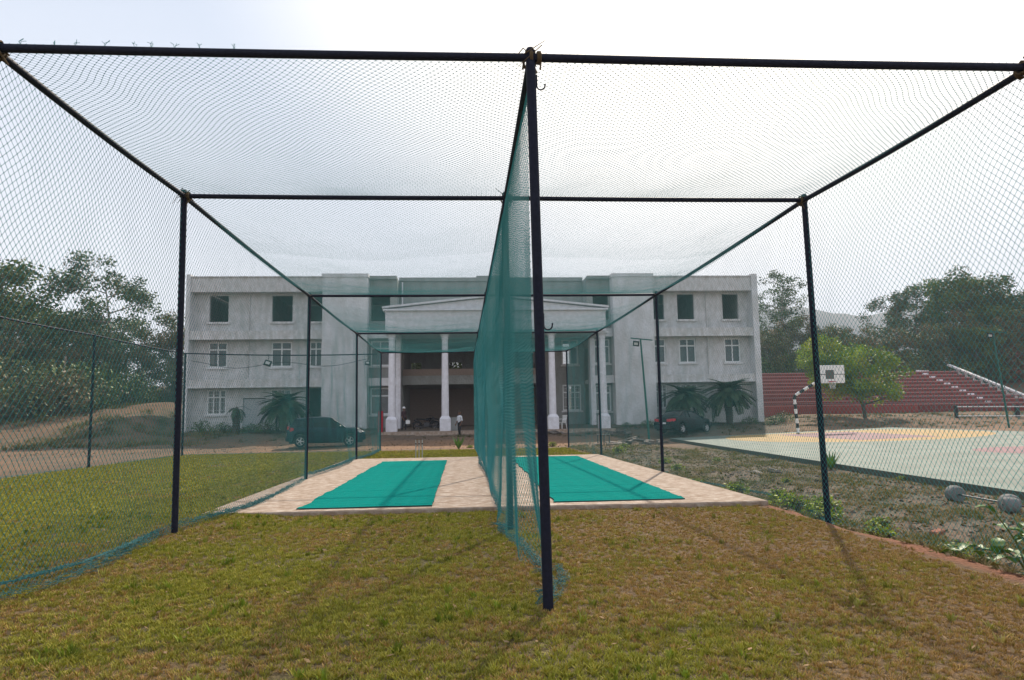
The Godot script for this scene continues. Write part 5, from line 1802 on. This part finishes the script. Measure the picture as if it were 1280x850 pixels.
func build_terraces() -> void:
	var t := thing("terraced_stand", Vector3.ZERO, "red painted stepped seating terrace with white aisle steps", "stand")
	var x0 := 24.5
	var x1 := 49.3
	for k in 10:
		var d := 58.0 + k
		var y := 2.0 + 0.36 * k
		var b := MB.new()
		b.bevel_box(Vector3((x0 + x1) / 2, y - 0.5, -d - 0.53), Vector3(x1 - x0, 1.0, 1.05), 0.02)
		part("tier", b.mesh(), M.red_tier, t)
		var s := MB.new()
		s.bevel_box(Vector3(45.3, y + 0.09, -d - 0.14), Vector3(0.48, 0.16, 0.24), 0.015)
		part("aisle_step", s.mesh(), M.white_paint, t)
		var w := MB.new()
		w.span(x1 + 0.003, x1 + 0.25, y - 0.5, y + 0.1, -d - 0.998, -d)
		part("side_wall", w.mesh(), M.plaster_stained, t)
		var nz := MB.new()
		nz.span(x0 + 0.1, x1 - 0.1, y - 0.06, y + 0.03, -d - 0.09, -d + 0.02)
		part("nosing", nz.mesh(), M.nosing, t)
	var cop := MB.new()
	cop.box(Vector3(x1 + 0.14, 4.05, -63.1), Vector3(0.34, 0.16, 11.4), Basis(Vector3(1, 0, 0), atan(0.36)))
	part("sloping_coping", cop.mesh(), M.plaster_stained, t)
	var back := MB.new()
	back.span(45.9, 47.0, 4.6, 5.45, -68.3, -68.06)
	part("back_wall", back.mesh(), M.plaster_stained, t)
	var fw := MB.new()
	fw.span(22.5, 38.3, 0.3, 1.95, -57.6, -57.2)
	fw.span(38.0, 38.3, 0.3, 1.95, -57.998, -57.603)
	part("front_wall", fw.mesh(), M.red_wall, t)
	var g := thing("pipe_railing", Vector3.ZERO, "thin pinkish pipe railing along the foot of the red terrace", "railing")
	for y in [2.15, 2.65]:
		var b := MB.new()
		b.rod(Vector3(24.6, y, -57.4), Vector3(52, y - 0.1, -57.0), 0.028, 6)
		part("rail", b.mesh(), M.court_pink, g)
	for k in 8:
		var b := MB.new()
		var x := 25.0 + k * 3.7
		b.rod(Vector3(x, 1.0, -57.38 + k * 0.05), Vector3(x, 2.65, -57.38 + k * 0.05), 0.03, 6)
		part("post", b.mesh(), M.court_pink, g)
	var r := thing("low_rail", Vector3.ZERO, "low rail on two dark posts before the red terrace", "railing")
	for x in [36.4, 41.15]:
		var b := MB.new()
		b.bevel_box(Vector3(x, gh(x, 50) + 0.42, -50), Vector3(0.3 if x > 40 else 0.2, 1.0, 0.2), 0.02)
		part("post", b.mesh(), M.black_paint, r)
	for y in [0.8, 0.12]:
		var b := MB.new()
		b.rod(Vector3(36.4, gh(36.4, 50) + y, -49.9), Vector3(43.5, gh(43, 50) + y - 0.05, -49.9), 0.045, 6)
		part("rail", b.mesh(), M.plaster_stained, r)
	# small shed roof among the trees behind
	var sh := thing("tin_shed", Vector3(50.5, gh(50, 76), -76.0), "small shed with sloping tin roof among trees behind the terrace", "shed")
	var b1 := MB.new()
	b1.span(-2.2, 2.2, -0.3, 2.2, -1.6, 1.6)
	part("wall", b1.mesh(), M.dim_plaster, sh)
	var b2 := MB.new()
	b2.box(Vector3(0, 2.6, 0), Vector3(5.2, 0.06, 4.2), Basis(Vector3(0, 0, 1), 0.14) * Basis(Vector3(1, 0, 0), 0.12))
	part("roof", b2.mesh(), M.shutter, sh)

func put_tree(o: Node3D, first: bool, called: String, x: float, d: float, top: float, native: float, label: String, group: String) -> void:
	var y := gh(x, d)
	var s := (top - y) / native
	var at := Vector3(x, y, -d)
	var sz := Vector3(s * R(0.9, 1.1), s, s * R(0.9, 1.1))
	if first:
		o.position = at; o.rotation.y = R(0, TAU); o.scale = sz
		tag(o, label, "", group)
	else: copy(o, called, at, R(0, TAU), sz, label, group)

func build_trees() -> void:
	var gum := [Color(0.08, 0.12, 0.044), Color(0.095, 0.135, 0.048), Color(0.068, 0.1, 0.042), Color(0.11, 0.14, 0.055)]
	var deep := [Color(0.07, 0.115, 0.026), Color(0.09, 0.135, 0.032), Color(0.105, 0.145, 0.03), Color(0.06, 0.092, 0.024)]
	var olive := [Color(0.11, 0.125, 0.036), Color(0.09, 0.11, 0.03), Color(0.14, 0.13, 0.045), Color(0.12, 0.09, 0.042)]
	var lime := [Color(0.17, 0.23, 0.022), Color(0.22, 0.27, 0.03), Color(0.12, 0.18, 0.02), Color(0.27, 0.3, 0.035)]
	var tall := tree("gum_tree", 14.0, 8.0, 0.34, 0.28, 15, 1.25, 125, 0.3, gum, 101, M.pale_bark, M.leaf_dark)
	var thin := tree("gum_tree", 14.0, 5.5, 0.3, 0.2, 13, 0.95, 105, 0.27, gum, 102, M.pale_bark, M.leaf_dark)
	var broad := tree("leafy_tree", 11.0, 9.5, 0.22, 0.3, 17, 1.5, 120, 0.32, deep, 103, M.bark, M.leaf_dark)
	var mixed := tree("leafy_tree", 9.0, 8.0, 0.16, 0.24, 15, 1.35, 120, 0.3, olive, 104, M.bark, M.leaf_dark)
	var green := tree("small_green_tree", 5.0, 6.3, 0.2, 0.2, 22, 0.92, 330, 0.21, lime, 105, M.bark, M.leaf_light, 2)
	var fresh := tree("leafy_tree", 11.0, 8.0, 0.2, 0.3, 18, 1.4, 150, 0.3, [Color(0.075, 0.11, 0.024), Color(0.1, 0.135, 0.028), Color(0.06, 0.095, 0.022)], 106, M.bark, M.leaf_light)
	rng.seed = 300
	green.position = Vector3(30.1, gh(30.1, 51.2), -51.2)
	green.scale = Vector3.ONE * 0.95
	tag(green, "small bright yellow-green spreading tree standing behind the striped basketball pole")
	# left of the building
	var gl := "trees on the bank left of the building"
	put_tree(tall, true, "gum_tree", -30.4, 64, 15.4, 14.6, "tall grey-green gum tree with open crown rising above its neighbours on the left bank", gl)
	put_tree(broad, true, "leafy_tree", -40.2, 63, 15.2, 11.8, "dense dark leafy tree on the bank left of the building", gl)
	for q in [[-44.5, 66, 15.6], [-35.4, 67, 11.4], [-48.0, 60, 14.0], [-40, 74, 12.5], [-52, 72, 16]]: put_tree(broad, false, "leafy_tree", q[0], q[1], q[2], 11.8, "dense dark leafy tree on the bank left of the building", gl)
	for q in [[-33.6, 72, 11.5], [-26.6, 72, 10.4]]: put_tree(tall, false, "gum_tree", q[0], q[1], q[2], 14.6, "lesser grey-green gum tree behind the left bank", gl)
	put_tree(mixed, true, "leafy_tree", -26.4, 67, 10.6, 9.7, "olive green leafy tree beyond the dirt track", gl)
	for q in [[-23.6, 73, 10.7], [-31.5, 62, 8.4], [-36.5, 60, 9.2], [-41.5, 58, 8.2], [-20.5, 78, 10.0], [-28.6, 65, 8.2], [-46, 57, 9.5]]: put_tree(mixed, false, "leafy_tree", q[0], q[1], q[2], 9.7, "olive green leafy tree beyond the dirt track", gl)
	# right of the building and behind the terraces
	var gr := "trees behind the red terraces"
	put_tree(thin, true, "gum_tree", 37.4, 80, 18.6, 14.4, "tall slender pale gum tree with sparse crown right of the building", gr)
	for q in [[35.2, 84, 16.8], [39.6, 83, 16.6]]: put_tree(thin, false, "gum_tree", q[0], q[1], q[2], 14.4, "slender gum tree beside the tallest sparse one right of the building", gr)
	for q in [[52.6, 82, 15.8], [56.4, 84, 17.3], [67.5, 85, 16.6], [43.2, 92, 11.2], [71, 82, 15.5], [49.6, 88, 12.0]]: put_tree(tall, false, "gum_tree", q[0], q[1], q[2], 14.6, "grey-green gum tree behind the red terrace", gr)
	put_tree(fresh, true, "leafy_tree", 58.6, 77, 16.5, 11.6, "bright mid-green rounded tree standing highest behind the red terrace", gr)
	for q in [[54.0, 70.5, 9.8]]: put_tree(fresh, false, "leafy_tree", q[0], q[1], q[2], 11.6, "smaller bright green tree just above the end of the red terrace", gr)
	for q in [[-4.6, 66, 12.0], [-0.8, 66, 11.5], [3.4, 67, 11.0]]: put_tree(fresh, false, "leafy_tree", q[0], q[1], q[2], 11.6, "green tree behind the building glimpsed through the hall windows", "trees behind the building")
	for q in [[63.2, 82, 16.8], [66.5, 76, 15.2], [41.2, 76, 10.2], [74, 78, 16]]: put_tree(broad, false, "leafy_tree", q[0], q[1], q[2], 11.8, "dense dark leafy tree behind the red terrace", gr)
	for q in [[35.0, 76, 10.8], [38.2, 74, 11.2], [32.4, 72, 9.6], [44.6, 77, 10.2], [47.0, 74, 9.8], [50.0, 73, 10.0], [54.0, 74, 11.5], [57.5, 72, 10.6], [61.0, 73, 11.4], [64.5, 71, 10.5], [30.2, 78, 10.4], [68.5, 72, 11.0], [42.5, 72, 9.6], [28, 74, 9.5]]: put_tree(mixed, false, "leafy_tree", q[0], q[1], q[2], 9.7, "low olive leafy tree crowding the back of the red terrace", gr)
	# bushes
	var b1 := bush("scrub_bush", 3.0, 4.2, 120, 0.22, olive, 111, M.bark, M.leaf_dark)
	var b2 := bush("scrub_bush", 2.6, 3.6, 130, 0.2, deep, 112, M.bark, M.leaf_dark)
	var red := bush("dry_red_bush", 2.4, 3.4, 90, 0.2, [Color(0.16, 0.055, 0.045), Color(0.12, 0.06, 0.04), Color(0.1, 0.07, 0.03)], 113, M.bark, M.leaf_dark)
	rng.seed = 310
	b1.position = Vector3(-30, gh(-30, 56), -56)
	tag(b1, "olive scrub bush at the foot of the left bank trees", "", "bushes below the left trees")
	b2.position = Vector3(-33, gh(-33, 53), -53)
	tag(b2, "dark green scrub bush at the foot of the left bank trees", "", "bushes below the left trees")
	red.position = Vector3(-33.8, gh(-33.8, 49), -49)
	tag(red, "reddish dry bush among green scrub on the left")
	for k in 30:
		var x := R(-52, -27.0)
		var d := R(52, 62) + (x + 30.0) * -0.18
		var y := gh(x, d)
		if k % 2: copy(b1, "scrub_bush", Vector3(x, y, -d), R(0, TAU), Vector3.ONE * R(0.8, 1.6))
		else: copy(b2, "scrub_bush", Vector3(x, y, -d), R(0, TAU), Vector3.ONE * R(0.8, 1.6))
	for k in 12:
		var x := lerpf(-32.0, -20.5, k / 11.0)
		var d := 66.5 + R(-1.2, 1.2) - 5.0 * sm(-26, -32, x)
		copy(b1 if k % 2 else b2, "scrub_bush", Vector3(x, gh(x, d), -d), R(0, TAU), Vector3.ONE * R(0.45, 0.85), "scrub bush growing along the top of the dirt track", "bushes along the dirt track")
	for q in [[-33.5, 47.0, 0.8], [-36.5, 47.5, 1.2], [-31.5, 50.5, 0.9], [-39, 50, 1.4]]: copy(b1, "scrub_bush", Vector3(q[0], gh(q[0], q[1]), -q[1]), R(0, TAU), Vector3.ONE * q[2])
	for k in 24:
		var x := 26.5 + k * 1.85 + R(-0.6, 0.6)
		var d := R(70.0, 73.0)
		var o := b1 if k % 2 else b2
		copy(o, "scrub_bush", Vector3(x, gh(x, d), -d), R(0, TAU), Vector3.ONE * R(0.9, 1.5), "scrub bush on the slope just above the red terrace", "bushes above the terrace")
	for q in [[58.0, 70.5, 1.5], [62, 71, 1.7]]: copy(red, "dry_red_bush", Vector3(q[0], gh(q[0], q[1]), -q[1]), R(0, TAU), Vector3.ONE * q[2], "reddish dry bush above the right end of the terrace", "dry bushes above the terrace")
	# plants at the foot of the building
	var hedge := bush("low_bush", 0.9, 1.6, 420, 0.1, deep, 114, M.bark, M.leaf_dark)
	rng.seed = 320
	hedge.position = Vector3(-17.6, gh(-17.6, 49.6), -49.6)
	tag(hedge, "low green bush at the foot of the white wall", "", "low bushes along the building")
	for q in [[-16.2, 49.7, 1.0], [-14.2, 49.4, 0.9], [-13.0, 49.0, 1.1], [-10.4, 49.2, 0.9], [-8.6, 49.3, 0.5], [11.5, 49.2, 0.5], [13.0, 49.0, 0.7], [17.0, 48.8, 0.6], [20.3, 49.0, 0.8], [21.9, 48.6, 0.9], [23.2, 50, 1.0]]:
		copy(hedge, "low_bush", Vector3(q[0], gh(q[0], q[1]), -q[1]), R(0, TAU), Vector3(1, 0.8, 1) * q[2])
	# palms
	var pc := [Color(0.035, 0.06, 0.022), Color(0.045, 0.075, 0.028), Color(0.03, 0.05, 0.022)]
	var fm := [frond_mesh(1.0, 0.55, pc, 1), frond_mesh(1.0, 0.42, pc, 2), frond_mesh(1.0, 0.7, pc, 3)]
	rng.seed = 330
	palm(Vector3(-11.9, gh(-11.9, 48.9), -48.9), 1.75, 58, 1.85, "bushy date palm behind the blue hatchback", "", fm)
	palm(Vector3(15.6, gh(15.6, 48.6), -48.6), 1.9, 56, 1.8, "bushy date palm behind the dark sedan", "", fm)
	palm(Vector3(18.75, gh(18.75, 48.7), -48.7), 2.1, 58, 1.9, "bushy date palm by the right end of the building", "", fm)
	palm(Vector3(-15.0, gh(-15, 48.7), -48.7), 1.7, 8, 0.9, "young palm with few drooping fronds by the roller shutter", "", fm, 0.7)
	# weeds beside the court, each a plant of its own
	var wb := bush("weed_plant", 0.34, 0.6, 1500, 0.055, lime, 115, M.bark, M.leaf_light)
	wb.get_node("stems").scale = Vector3(1, 1, 1)
	rng.seed = 340
	wb.position = Vector3(5.9, gh(5.9, 11.4), -11.4)
	tag(wb, "yellow-green weed plant growing on the rough strip", "", "weeds on the rough strip")
	for q in [[5.5, 10.6, 0.9], [6.3, 12.2, 1.0], [5.45, 11.6, 1.1], [6.0, 10.0, 0.8], [6.1, 13.5, 0.8], [5.5, 9.2, 0.7], [5.7, 14.6, 0.9], [5.5, 16.5, 0.8], [5.4, 19.0, 0.7], [6.4, 21.0, 0.7], [7.9, 17.0, 0.5], [12.0, 21.8, 0.6], [6.9, 24.0, 0.8], [6.3, 28.5, 1.0], [7.2, 31.5, 0.8], [5.6, 7.9, 0.7], [11.0, 17.2, 0.55], [8.9, 24.5, 0.6], [0.4, 34.6, 0.6], [4.4, 34.6, 1.0]]:
		copy(wb, "weed_plant", Vector3(q[0], gh(q[0], q[1]) - 0.03, -q[1]), R(0, TAU), Vector3.ONE * q[2] * R(0.85, 1.15))
	# spiky plants
	var sp := thing("spiky_plant", Vector3(11.0, gh(11.0, 20.7), -20.7), "spiky green plant at the edge of the pale green court", "plant", "spiky plants")
	for k in 13:
		var b := MB.new()
		var g := R(0.8, 1.3)
		b.col = Color(0.06 * g, 0.12 * g, 0.03 * g)
		var az := k * 2.399
		var l := R(0.4, 0.75)
		var dirn := Vector3(cos(az) * 0.5, 0.9, sin(az) * 0.5).normalized()
		b.leaf(Vector3(0, -0.03, 0), dirn * l, Vector3(-sin(az), 0, cos(az)) * 0.09)
		part("leaf", b.mesh(), M.leaf_light, sp)
	copy(sp, "spiky_plant", Vector3(-0.15, gh(-0.15, 33.6), -33.6), 1.2, Vector3.ONE * 1.15, "spiky green plant on bare dirt behind the end of the lanes", "spiky plants")
	# broad-leaved plant at the right edge
	rng.seed = 350
	var lm := []
	for k in 3:
		var b := MB.new()
		var wv := [0.0, 0.55, 0.9, 1.0, 0.93, 0.7, 0.35, 0.0]
		for z in 7:
			var t0 := z / 7.0
			var t1 := (z + 1) / 7.0
			for s in [-1.0, 1.0]:
				var w0: float = wv[z] * 0.3 * s
				var w1: float = wv[z + 1] * 0.3 * s
				var f := func(t: float, w: float): return Vector3(t, 0.13 * sin(t * 2.4) - 0.2 * t * t + absf(w) * (0.3 + 0.12 * k) + 0.02 * sin(t * 14 + k), w)
				var g := R(0.9, 1.1)
				b.col = Color(0.085 * g, 0.15 * g, 0.03 * g)
				if s > 0: b.quad(f.call(t0, 0.0), f.call(t1, 0.0), f.call(t1, w1), f.call(t0, w0))
				else: b.quad(f.call(t0, w0), f.call(t1, w1), f.call(t1, 0.0), f.call(t0, 0.0))
		lm.append(b.smooth_mesh())
	for pl in [[5.62, 6.75, 0.75, 26, "broad-leaved green plant beside the side net near the red earth edge"], [5.45, 7.35, 0.35, 14, "lower sprawling broad-leaved plant on the red earth edge"]]:
		var root := thing("milkweed_plant", Vector3(pl[0], gh(pl[0], pl[1]), -pl[1]), pl[4], "plant")
		var stb := MB.new()
		stb.col = Color(0.14, 0.17, 0.05)
		var tips := []
		for k in 6:
			var az := k * 1.05 + R(-0.3, 0.3)
			var tip := Vector3(cos(az) * R(0.15, 0.5), pl[2] * R(0.4, 1.0), sin(az) * R(0.15, 0.5))
			stb.tube(PackedVector3Array([Vector3(cos(az) * 0.03, -0.1, sin(az) * 0.03), tip * 0.5 + Vector3(0, 0.05, 0), tip]), [0.014, 0.011, 0.006], 6)
			tips.append(tip)
		part("stems", stb.mesh(), M.leaf_light, root)
		for k in pl[3]:
			var o := part("leaf", lm[k % 3], M.big_leaf, root)
			var tip: Vector3 = tips[k % 6]
			var s := R(0.13, 0.24)
			o.transform = Transform3D(Basis(Vector3.UP, R(0, TAU)) * Basis(Vector3(0, 0, 1), R(-0.3, 0.75)) * Basis().scaled(Vector3.ONE * s), tip * R(0.55, 1.0))

func build_small_things() -> void:
	rng.seed = 60
	car("dark blue hatchback parked on dirt behind the lawn", Vector3(-6.95, gh(-6.95, 37.4), -37.4), 0.16, M.car_blue, 3.85, true)
	car("black sedan parked beside the far corner of the court", Vector3(14.4, gh(14.4, 45.4), -45.4), 0.62, M.car_black, 4.25, false)
	# people by the porch
	var skin := Color(0.16, 0.08, 0.05)
	person(Vector3(-3.95, 0.6, -49.2), 0.9, "person in dark maroon shirt and white cap walking with a white bag under the portico", Color(0.05, 0.022, 0.03), Color(0.015, 0.016, 0.022), Color(0.8, 0.8, 0.8), skin, 1.65, 0.05, Color(0.05, 0.022, 0.03))
	person(Vector3(-0.13, 0.42 - 0.16, -45.69), -0.9, "person with white sleeve and dark trousers standing on the porch steps", Color(0.62, 0.62, 0.64), Color(0.015, 0.016, 0.018), Color(0.02, 0.017, 0.015), skin, 1.62, 0.03, Color(0.66, 0.66, 0.68))
	var bag := MB.new()
	bag.bevel_box(Vector3(-3.66, 1.2, -48.98), Vector3(0.3, 0.26, 0.1), 0.03)
	bag.tube(PackedVector3Array([Vector3(-3.76, 1.32, -48.98), Vector3(-3.66, 1.42, -48.98), Vector3(-3.56, 1.32, -48.98)]), [0.01], 5)
	solo("carrier_bag", bag.mesh(), M.board, "white carrier bag held by the person in maroon", "bag")
	motorcycle(Vector3(-2.45, 0.6, -49.6), 0.2, "dark motorcycle parked on the porch near the person in maroon")
	motorcycle(Vector3(-1.35, 0.6, -50.2), -0.15, "second dark motorcycle parked on the porch behind a white column")
	var pn := MB.new()
	pn.bevel_box(Vector3(-0.62, 1.05, -47.4), Vector3(0.85, 0.9, 0.04), 0.008, Basis(Vector3(1, 0, 0), -0.12))
	solo("grey_board", pn.mesh(), M.cement, "plain grey-green board leaning beside the white column base", "board")
	# red banner on a frame
	var rb := thing("red_banner_stand", Vector3(-5.2, gh(-5.2, 46.2), -46.2), "red cloth banner on a stand left of the portico", "banner")
	var cl := MB.new()
	for k in 8:
		var xa := lerpf(-0.16, 0.16, k / 8.0)
		var xb := lerpf(-0.16, 0.16, (k + 1) / 8.0)
		var za := 0.03 * sin(k * 1.7)
		var zb := 0.03 * sin((k + 1) * 1.7)
		cl.quad(Vector3(xa, 0.15, za * 1.6), Vector3(xb, 0.15, zb * 1.6), Vector3(xb, 1.5, zb), Vector3(xa, 1.5, za))
	part("cloth", cl.mesh(), M.fabric_red, rb)
	var fr := MB.new()
	for x in [-0.18, 0.18]: fr.rod(Vector3(x, -0.1, -0.03), Vector3(x, 1.52, -0.03), 0.018, 6)
	fr.rod(Vector3(-0.18, 1.52, -0.03), Vector3(0.18, 1.52, -0.03), 0.018, 6)
	part("frame", fr.mesh(), M.dark_metal, rb)
	# white plastic chair by the column
	var ch := thing("plastic_chair", Vector3(6.75, 0.6, -47.7), "white plastic chair beside the white column base", "chair", "", -0.9)
	var se := MB.new()
	se.bevel_box(Vector3(0, 0.42, 0), Vector3(0.45, 0.035, 0.44), 0.012)
	part("seat", se.mesh(), M.board, ch)
	var bk := MB.new()
	for k in 5: bk.bevel_box(Vector3(-0.16 + k * 0.08, 0.66, -0.26), Vector3(0.055, 0.44, 0.02), 0.006, Basis(Vector3(1, 0, 0), -0.22))
	bk.bevel_box(Vector3(0, 0.88, -0.31), Vector3(0.44, 0.07, 0.03), 0.01, Basis(Vector3(1, 0, 0), -0.22))
	part("backrest", bk.mesh(), M.board, ch)
	for sx in [-1, 1]:
		for sz in [-1, 1]:
			var lg := MB.new()
			lg.tube(PackedVector3Array([Vector3(sx * 0.24, 0, sz * 0.23), Vector3(sx * 0.19, 0.42, sz * 0.18)]), [0.018, 0.025], 6)
			part("leg", lg.mesh(), M.board, ch)
		var ar := MB.new()
		ar.tube(PackedVector3Array([Vector3(sx * 0.22, 0.42, 0.2), Vector3(sx * 0.24, 0.64, 0.14), Vector3(sx * 0.23, 0.66, -0.24)]), [0.02], 6)
		part("armrest", ar.mesh(), M.board, ch)
	# low steel stand on concrete feet
	var sd := thing("steel_stand", Vector3(6.9, gh(6.9, 34.5), -34.5), "low grey steel stand on concrete feet behind the lanes", "stand")
	for x in [-0.27, 0.05, 0.3]:
		var lg := MB.new()
		lg.rod(Vector3(x, 0, -0.1 if x == 0.05 else 0.0), Vector3(x, 0.52, 0), 0.026, 6)
		part("leg", lg.mesh(), M.dark_metal, sd)
		if x != 0.05:
			var ft := MB.new()
			ft.bevel_box(Vector3(x, 0.05, 0), Vector3(0.3, 0.12, 0.3), 0.025)
			part("foot", ft.mesh(), M.concrete, sd)
	var tp := MB.new()
	tp.rod(Vector3(-0.3, 0.52, 0), Vector3(0.33, 0.52, 0), 0.022, 6)
	part("top_bar", tp.mesh(), M.dark_metal, sd)
	# rubble heaps
	for q in [[8.9, 35.8, 1.7, 26, "heap of broken planks and slabs by the green lamp post"], [9.8, 45.6, 1.3, 18, "grey rubble heap before the plain projecting wall"], [8.75, 20.3, 0.55, 9, "small heap of broken stone on the rough strip"], [5.5, 45.4, 1.0, 10, "low pile of timber offcuts in front of the porch"], [-8.9, 47.6, 1.1, 9, "low pile of stones by the left projecting wall"]]:
		var hp := thing("rubble_heap", Vector3(q[0], gh(q[0], q[1]), -q[1]), q[4], "rubble")
		for k in q[3]:
			var b := MB.new()
			var g := R(0.4, 1.3)
			b.col = Color(0.26 * g, 0.22 * g, 0.19 * g)
			var a := R(0, TAU)
			var rr: float = q[2] * sqrt(rng.randf())
			var hh := maxf(0.02, 0.22 * q[2] * (1.0 - rr / q[2]) * rng.randf())
			var sz := Vector3(R(0.3, 0.9), R(0.03, 0.08), R(0.12, 0.3)) if k % 3 else Vector3(R(0.15, 0.3), R(0.1, 0.2), R(0.15, 0.28))
			b.bevel_box(Vector3(cos(a) * rr, hh, sin(a) * rr * 0.8), sz * minf(1.0, q[2]), 0.012, Basis.from_euler(Vector3(R(-0.25, 0.25), R(0, TAU), R(-0.25, 0.25))))
			part("slab" if k % 3 else "stone", b.mesh(), M.stone, hp)
	var br := MB.new()
	br.col = Color(0.34, 0.13, 0.08)
	br.bevel_box(Vector3.ZERO, Vector3(0.24, 0.07, 0.11), 0.012, Basis.from_euler(Vector3(0.1, 0.5, 0.08)))
	var bo := solo("loose_brick", br.mesh(), M.stone, "loose red brick lying in the weeds near the broad-leaved plants", "brick")
	bo.position = Vector3(6.5, gh(6.5, 9.5) + 0.04, -9.5)
	# utility poles and wires on the left bank
	for q in [[-31.9, 59.5, 6.9, "grey concrete utility pole in front of the left bank scrub"], [-34.0, 74.5, 8.2, "farther grey utility pole among the left bank trees"]]:
		var y := gh(q[0], q[1])
		var p := thing("utility_pole", Vector3(q[0], y, -q[1]), q[3], "utility pole")
		var b := MB.new()
		b.tube(PackedVector3Array([Vector3(0, -0.3, 0), Vector3(-0.05, q[2] - y, 0)]), [0.13, 0.09], 8)
		part("shaft", b.mesh(), M.concrete, p)
		var c := MB.new()
		c.box(Vector3(-0.05, q[2] - y - 0.45, 0), Vector3(1.5, 0.08, 0.08), Basis(Vector3(0, 1, 0), 0.3))
		c.rod(Vector3(-0.7, q[2] - y - 0.2, 0), Vector3(0, q[2] - y - 0.9, 0), 0.025, 5)
		part("cross_arm", c.mesh(), M.dark_metal, p)

# ---------------------------------------------------------------- scene
func _ready() -> void:
	# camera
	var cam := Camera3D.new()
	cam.name = "camera"
	add_child(cam)
	cam.fov = 51.353
	cam.near = 0.05
	cam.far = 3000.0
	cam.transform = Transform3D(Basis(Vector3(0.9973773, -0.0156073, 0.0706749), Vector3(0.0079279, 0.9941559, 0.1076625), Vector3(-0.0719422, -0.1068198, 0.9916723)).orthonormalized(), Vector3(0, 1.5115, 0))
	cam.current = true
	# sky and air
	var sky_mat := ProceduralSkyMaterial.new()
	sky_mat.sky_top_color = Color(0.69, 0.735, 0.805)
	sky_mat.sky_horizon_color = Color(0.95, 0.95, 0.955)
	sky_mat.sky_curve = 0.22
	sky_mat.ground_bottom_color = Color(0.35, 0.32, 0.28)
	sky_mat.ground_horizon_color = Color(0.75, 0.75, 0.76)
	sky_mat.sun_angle_max = 38.0
	sky_mat.sun_curve = 1.0
	var env := Environment.new()
	env.background_mode = Environment.BG_SKY
	env.sky = Sky.new()
	env.sky.sky_material = sky_mat
	env.background_energy_multiplier = 1.12
	env.tonemap_mode = Environment.TONE_MAPPER_LINEAR
	env.tonemap_exposure = 1.35
	env.fog_enabled = true
	env.fog_density = 0.0006
	env.fog_light_color = Color(0.86, 0.89, 0.95)
	env.sdfgi_enabled = true
	env.ssao_enabled = true
	env.ssil_enabled = true
	var we := WorldEnvironment.new()
	we.name = "world"
	we.environment = env
	add_child(we)
	# sun, ahead and to the right, 42 degrees up
	var sun := DirectionalLight3D.new()
	sun.name = "sun"
	add_child(sun)
	sun.look_at_from_position(Vector3(1.99, 4.57, -4.62) * 10.0, Vector3.ZERO)
	sun.light_color = Color(1.0, 0.955, 0.885)
	sun.light_energy = 1.6
	sun.light_angular_distance = 1.0
	sun.shadow_enabled = true
	noise.seed = 4
	noise.frequency = 0.22
	noise.fractal_octaves = 3
	rough_noise.seed = 9
	rough_noise.frequency = 0.4
	rng.seed = 1
	make_materials()
	build_ground()
	build_hill()
	build_pitch()
	build_court()
	build_school()
	build_terraces()
	build_cage()
	build_nets()
	build_fence()
	build_trees()
	build_small_things()
	build_grass()
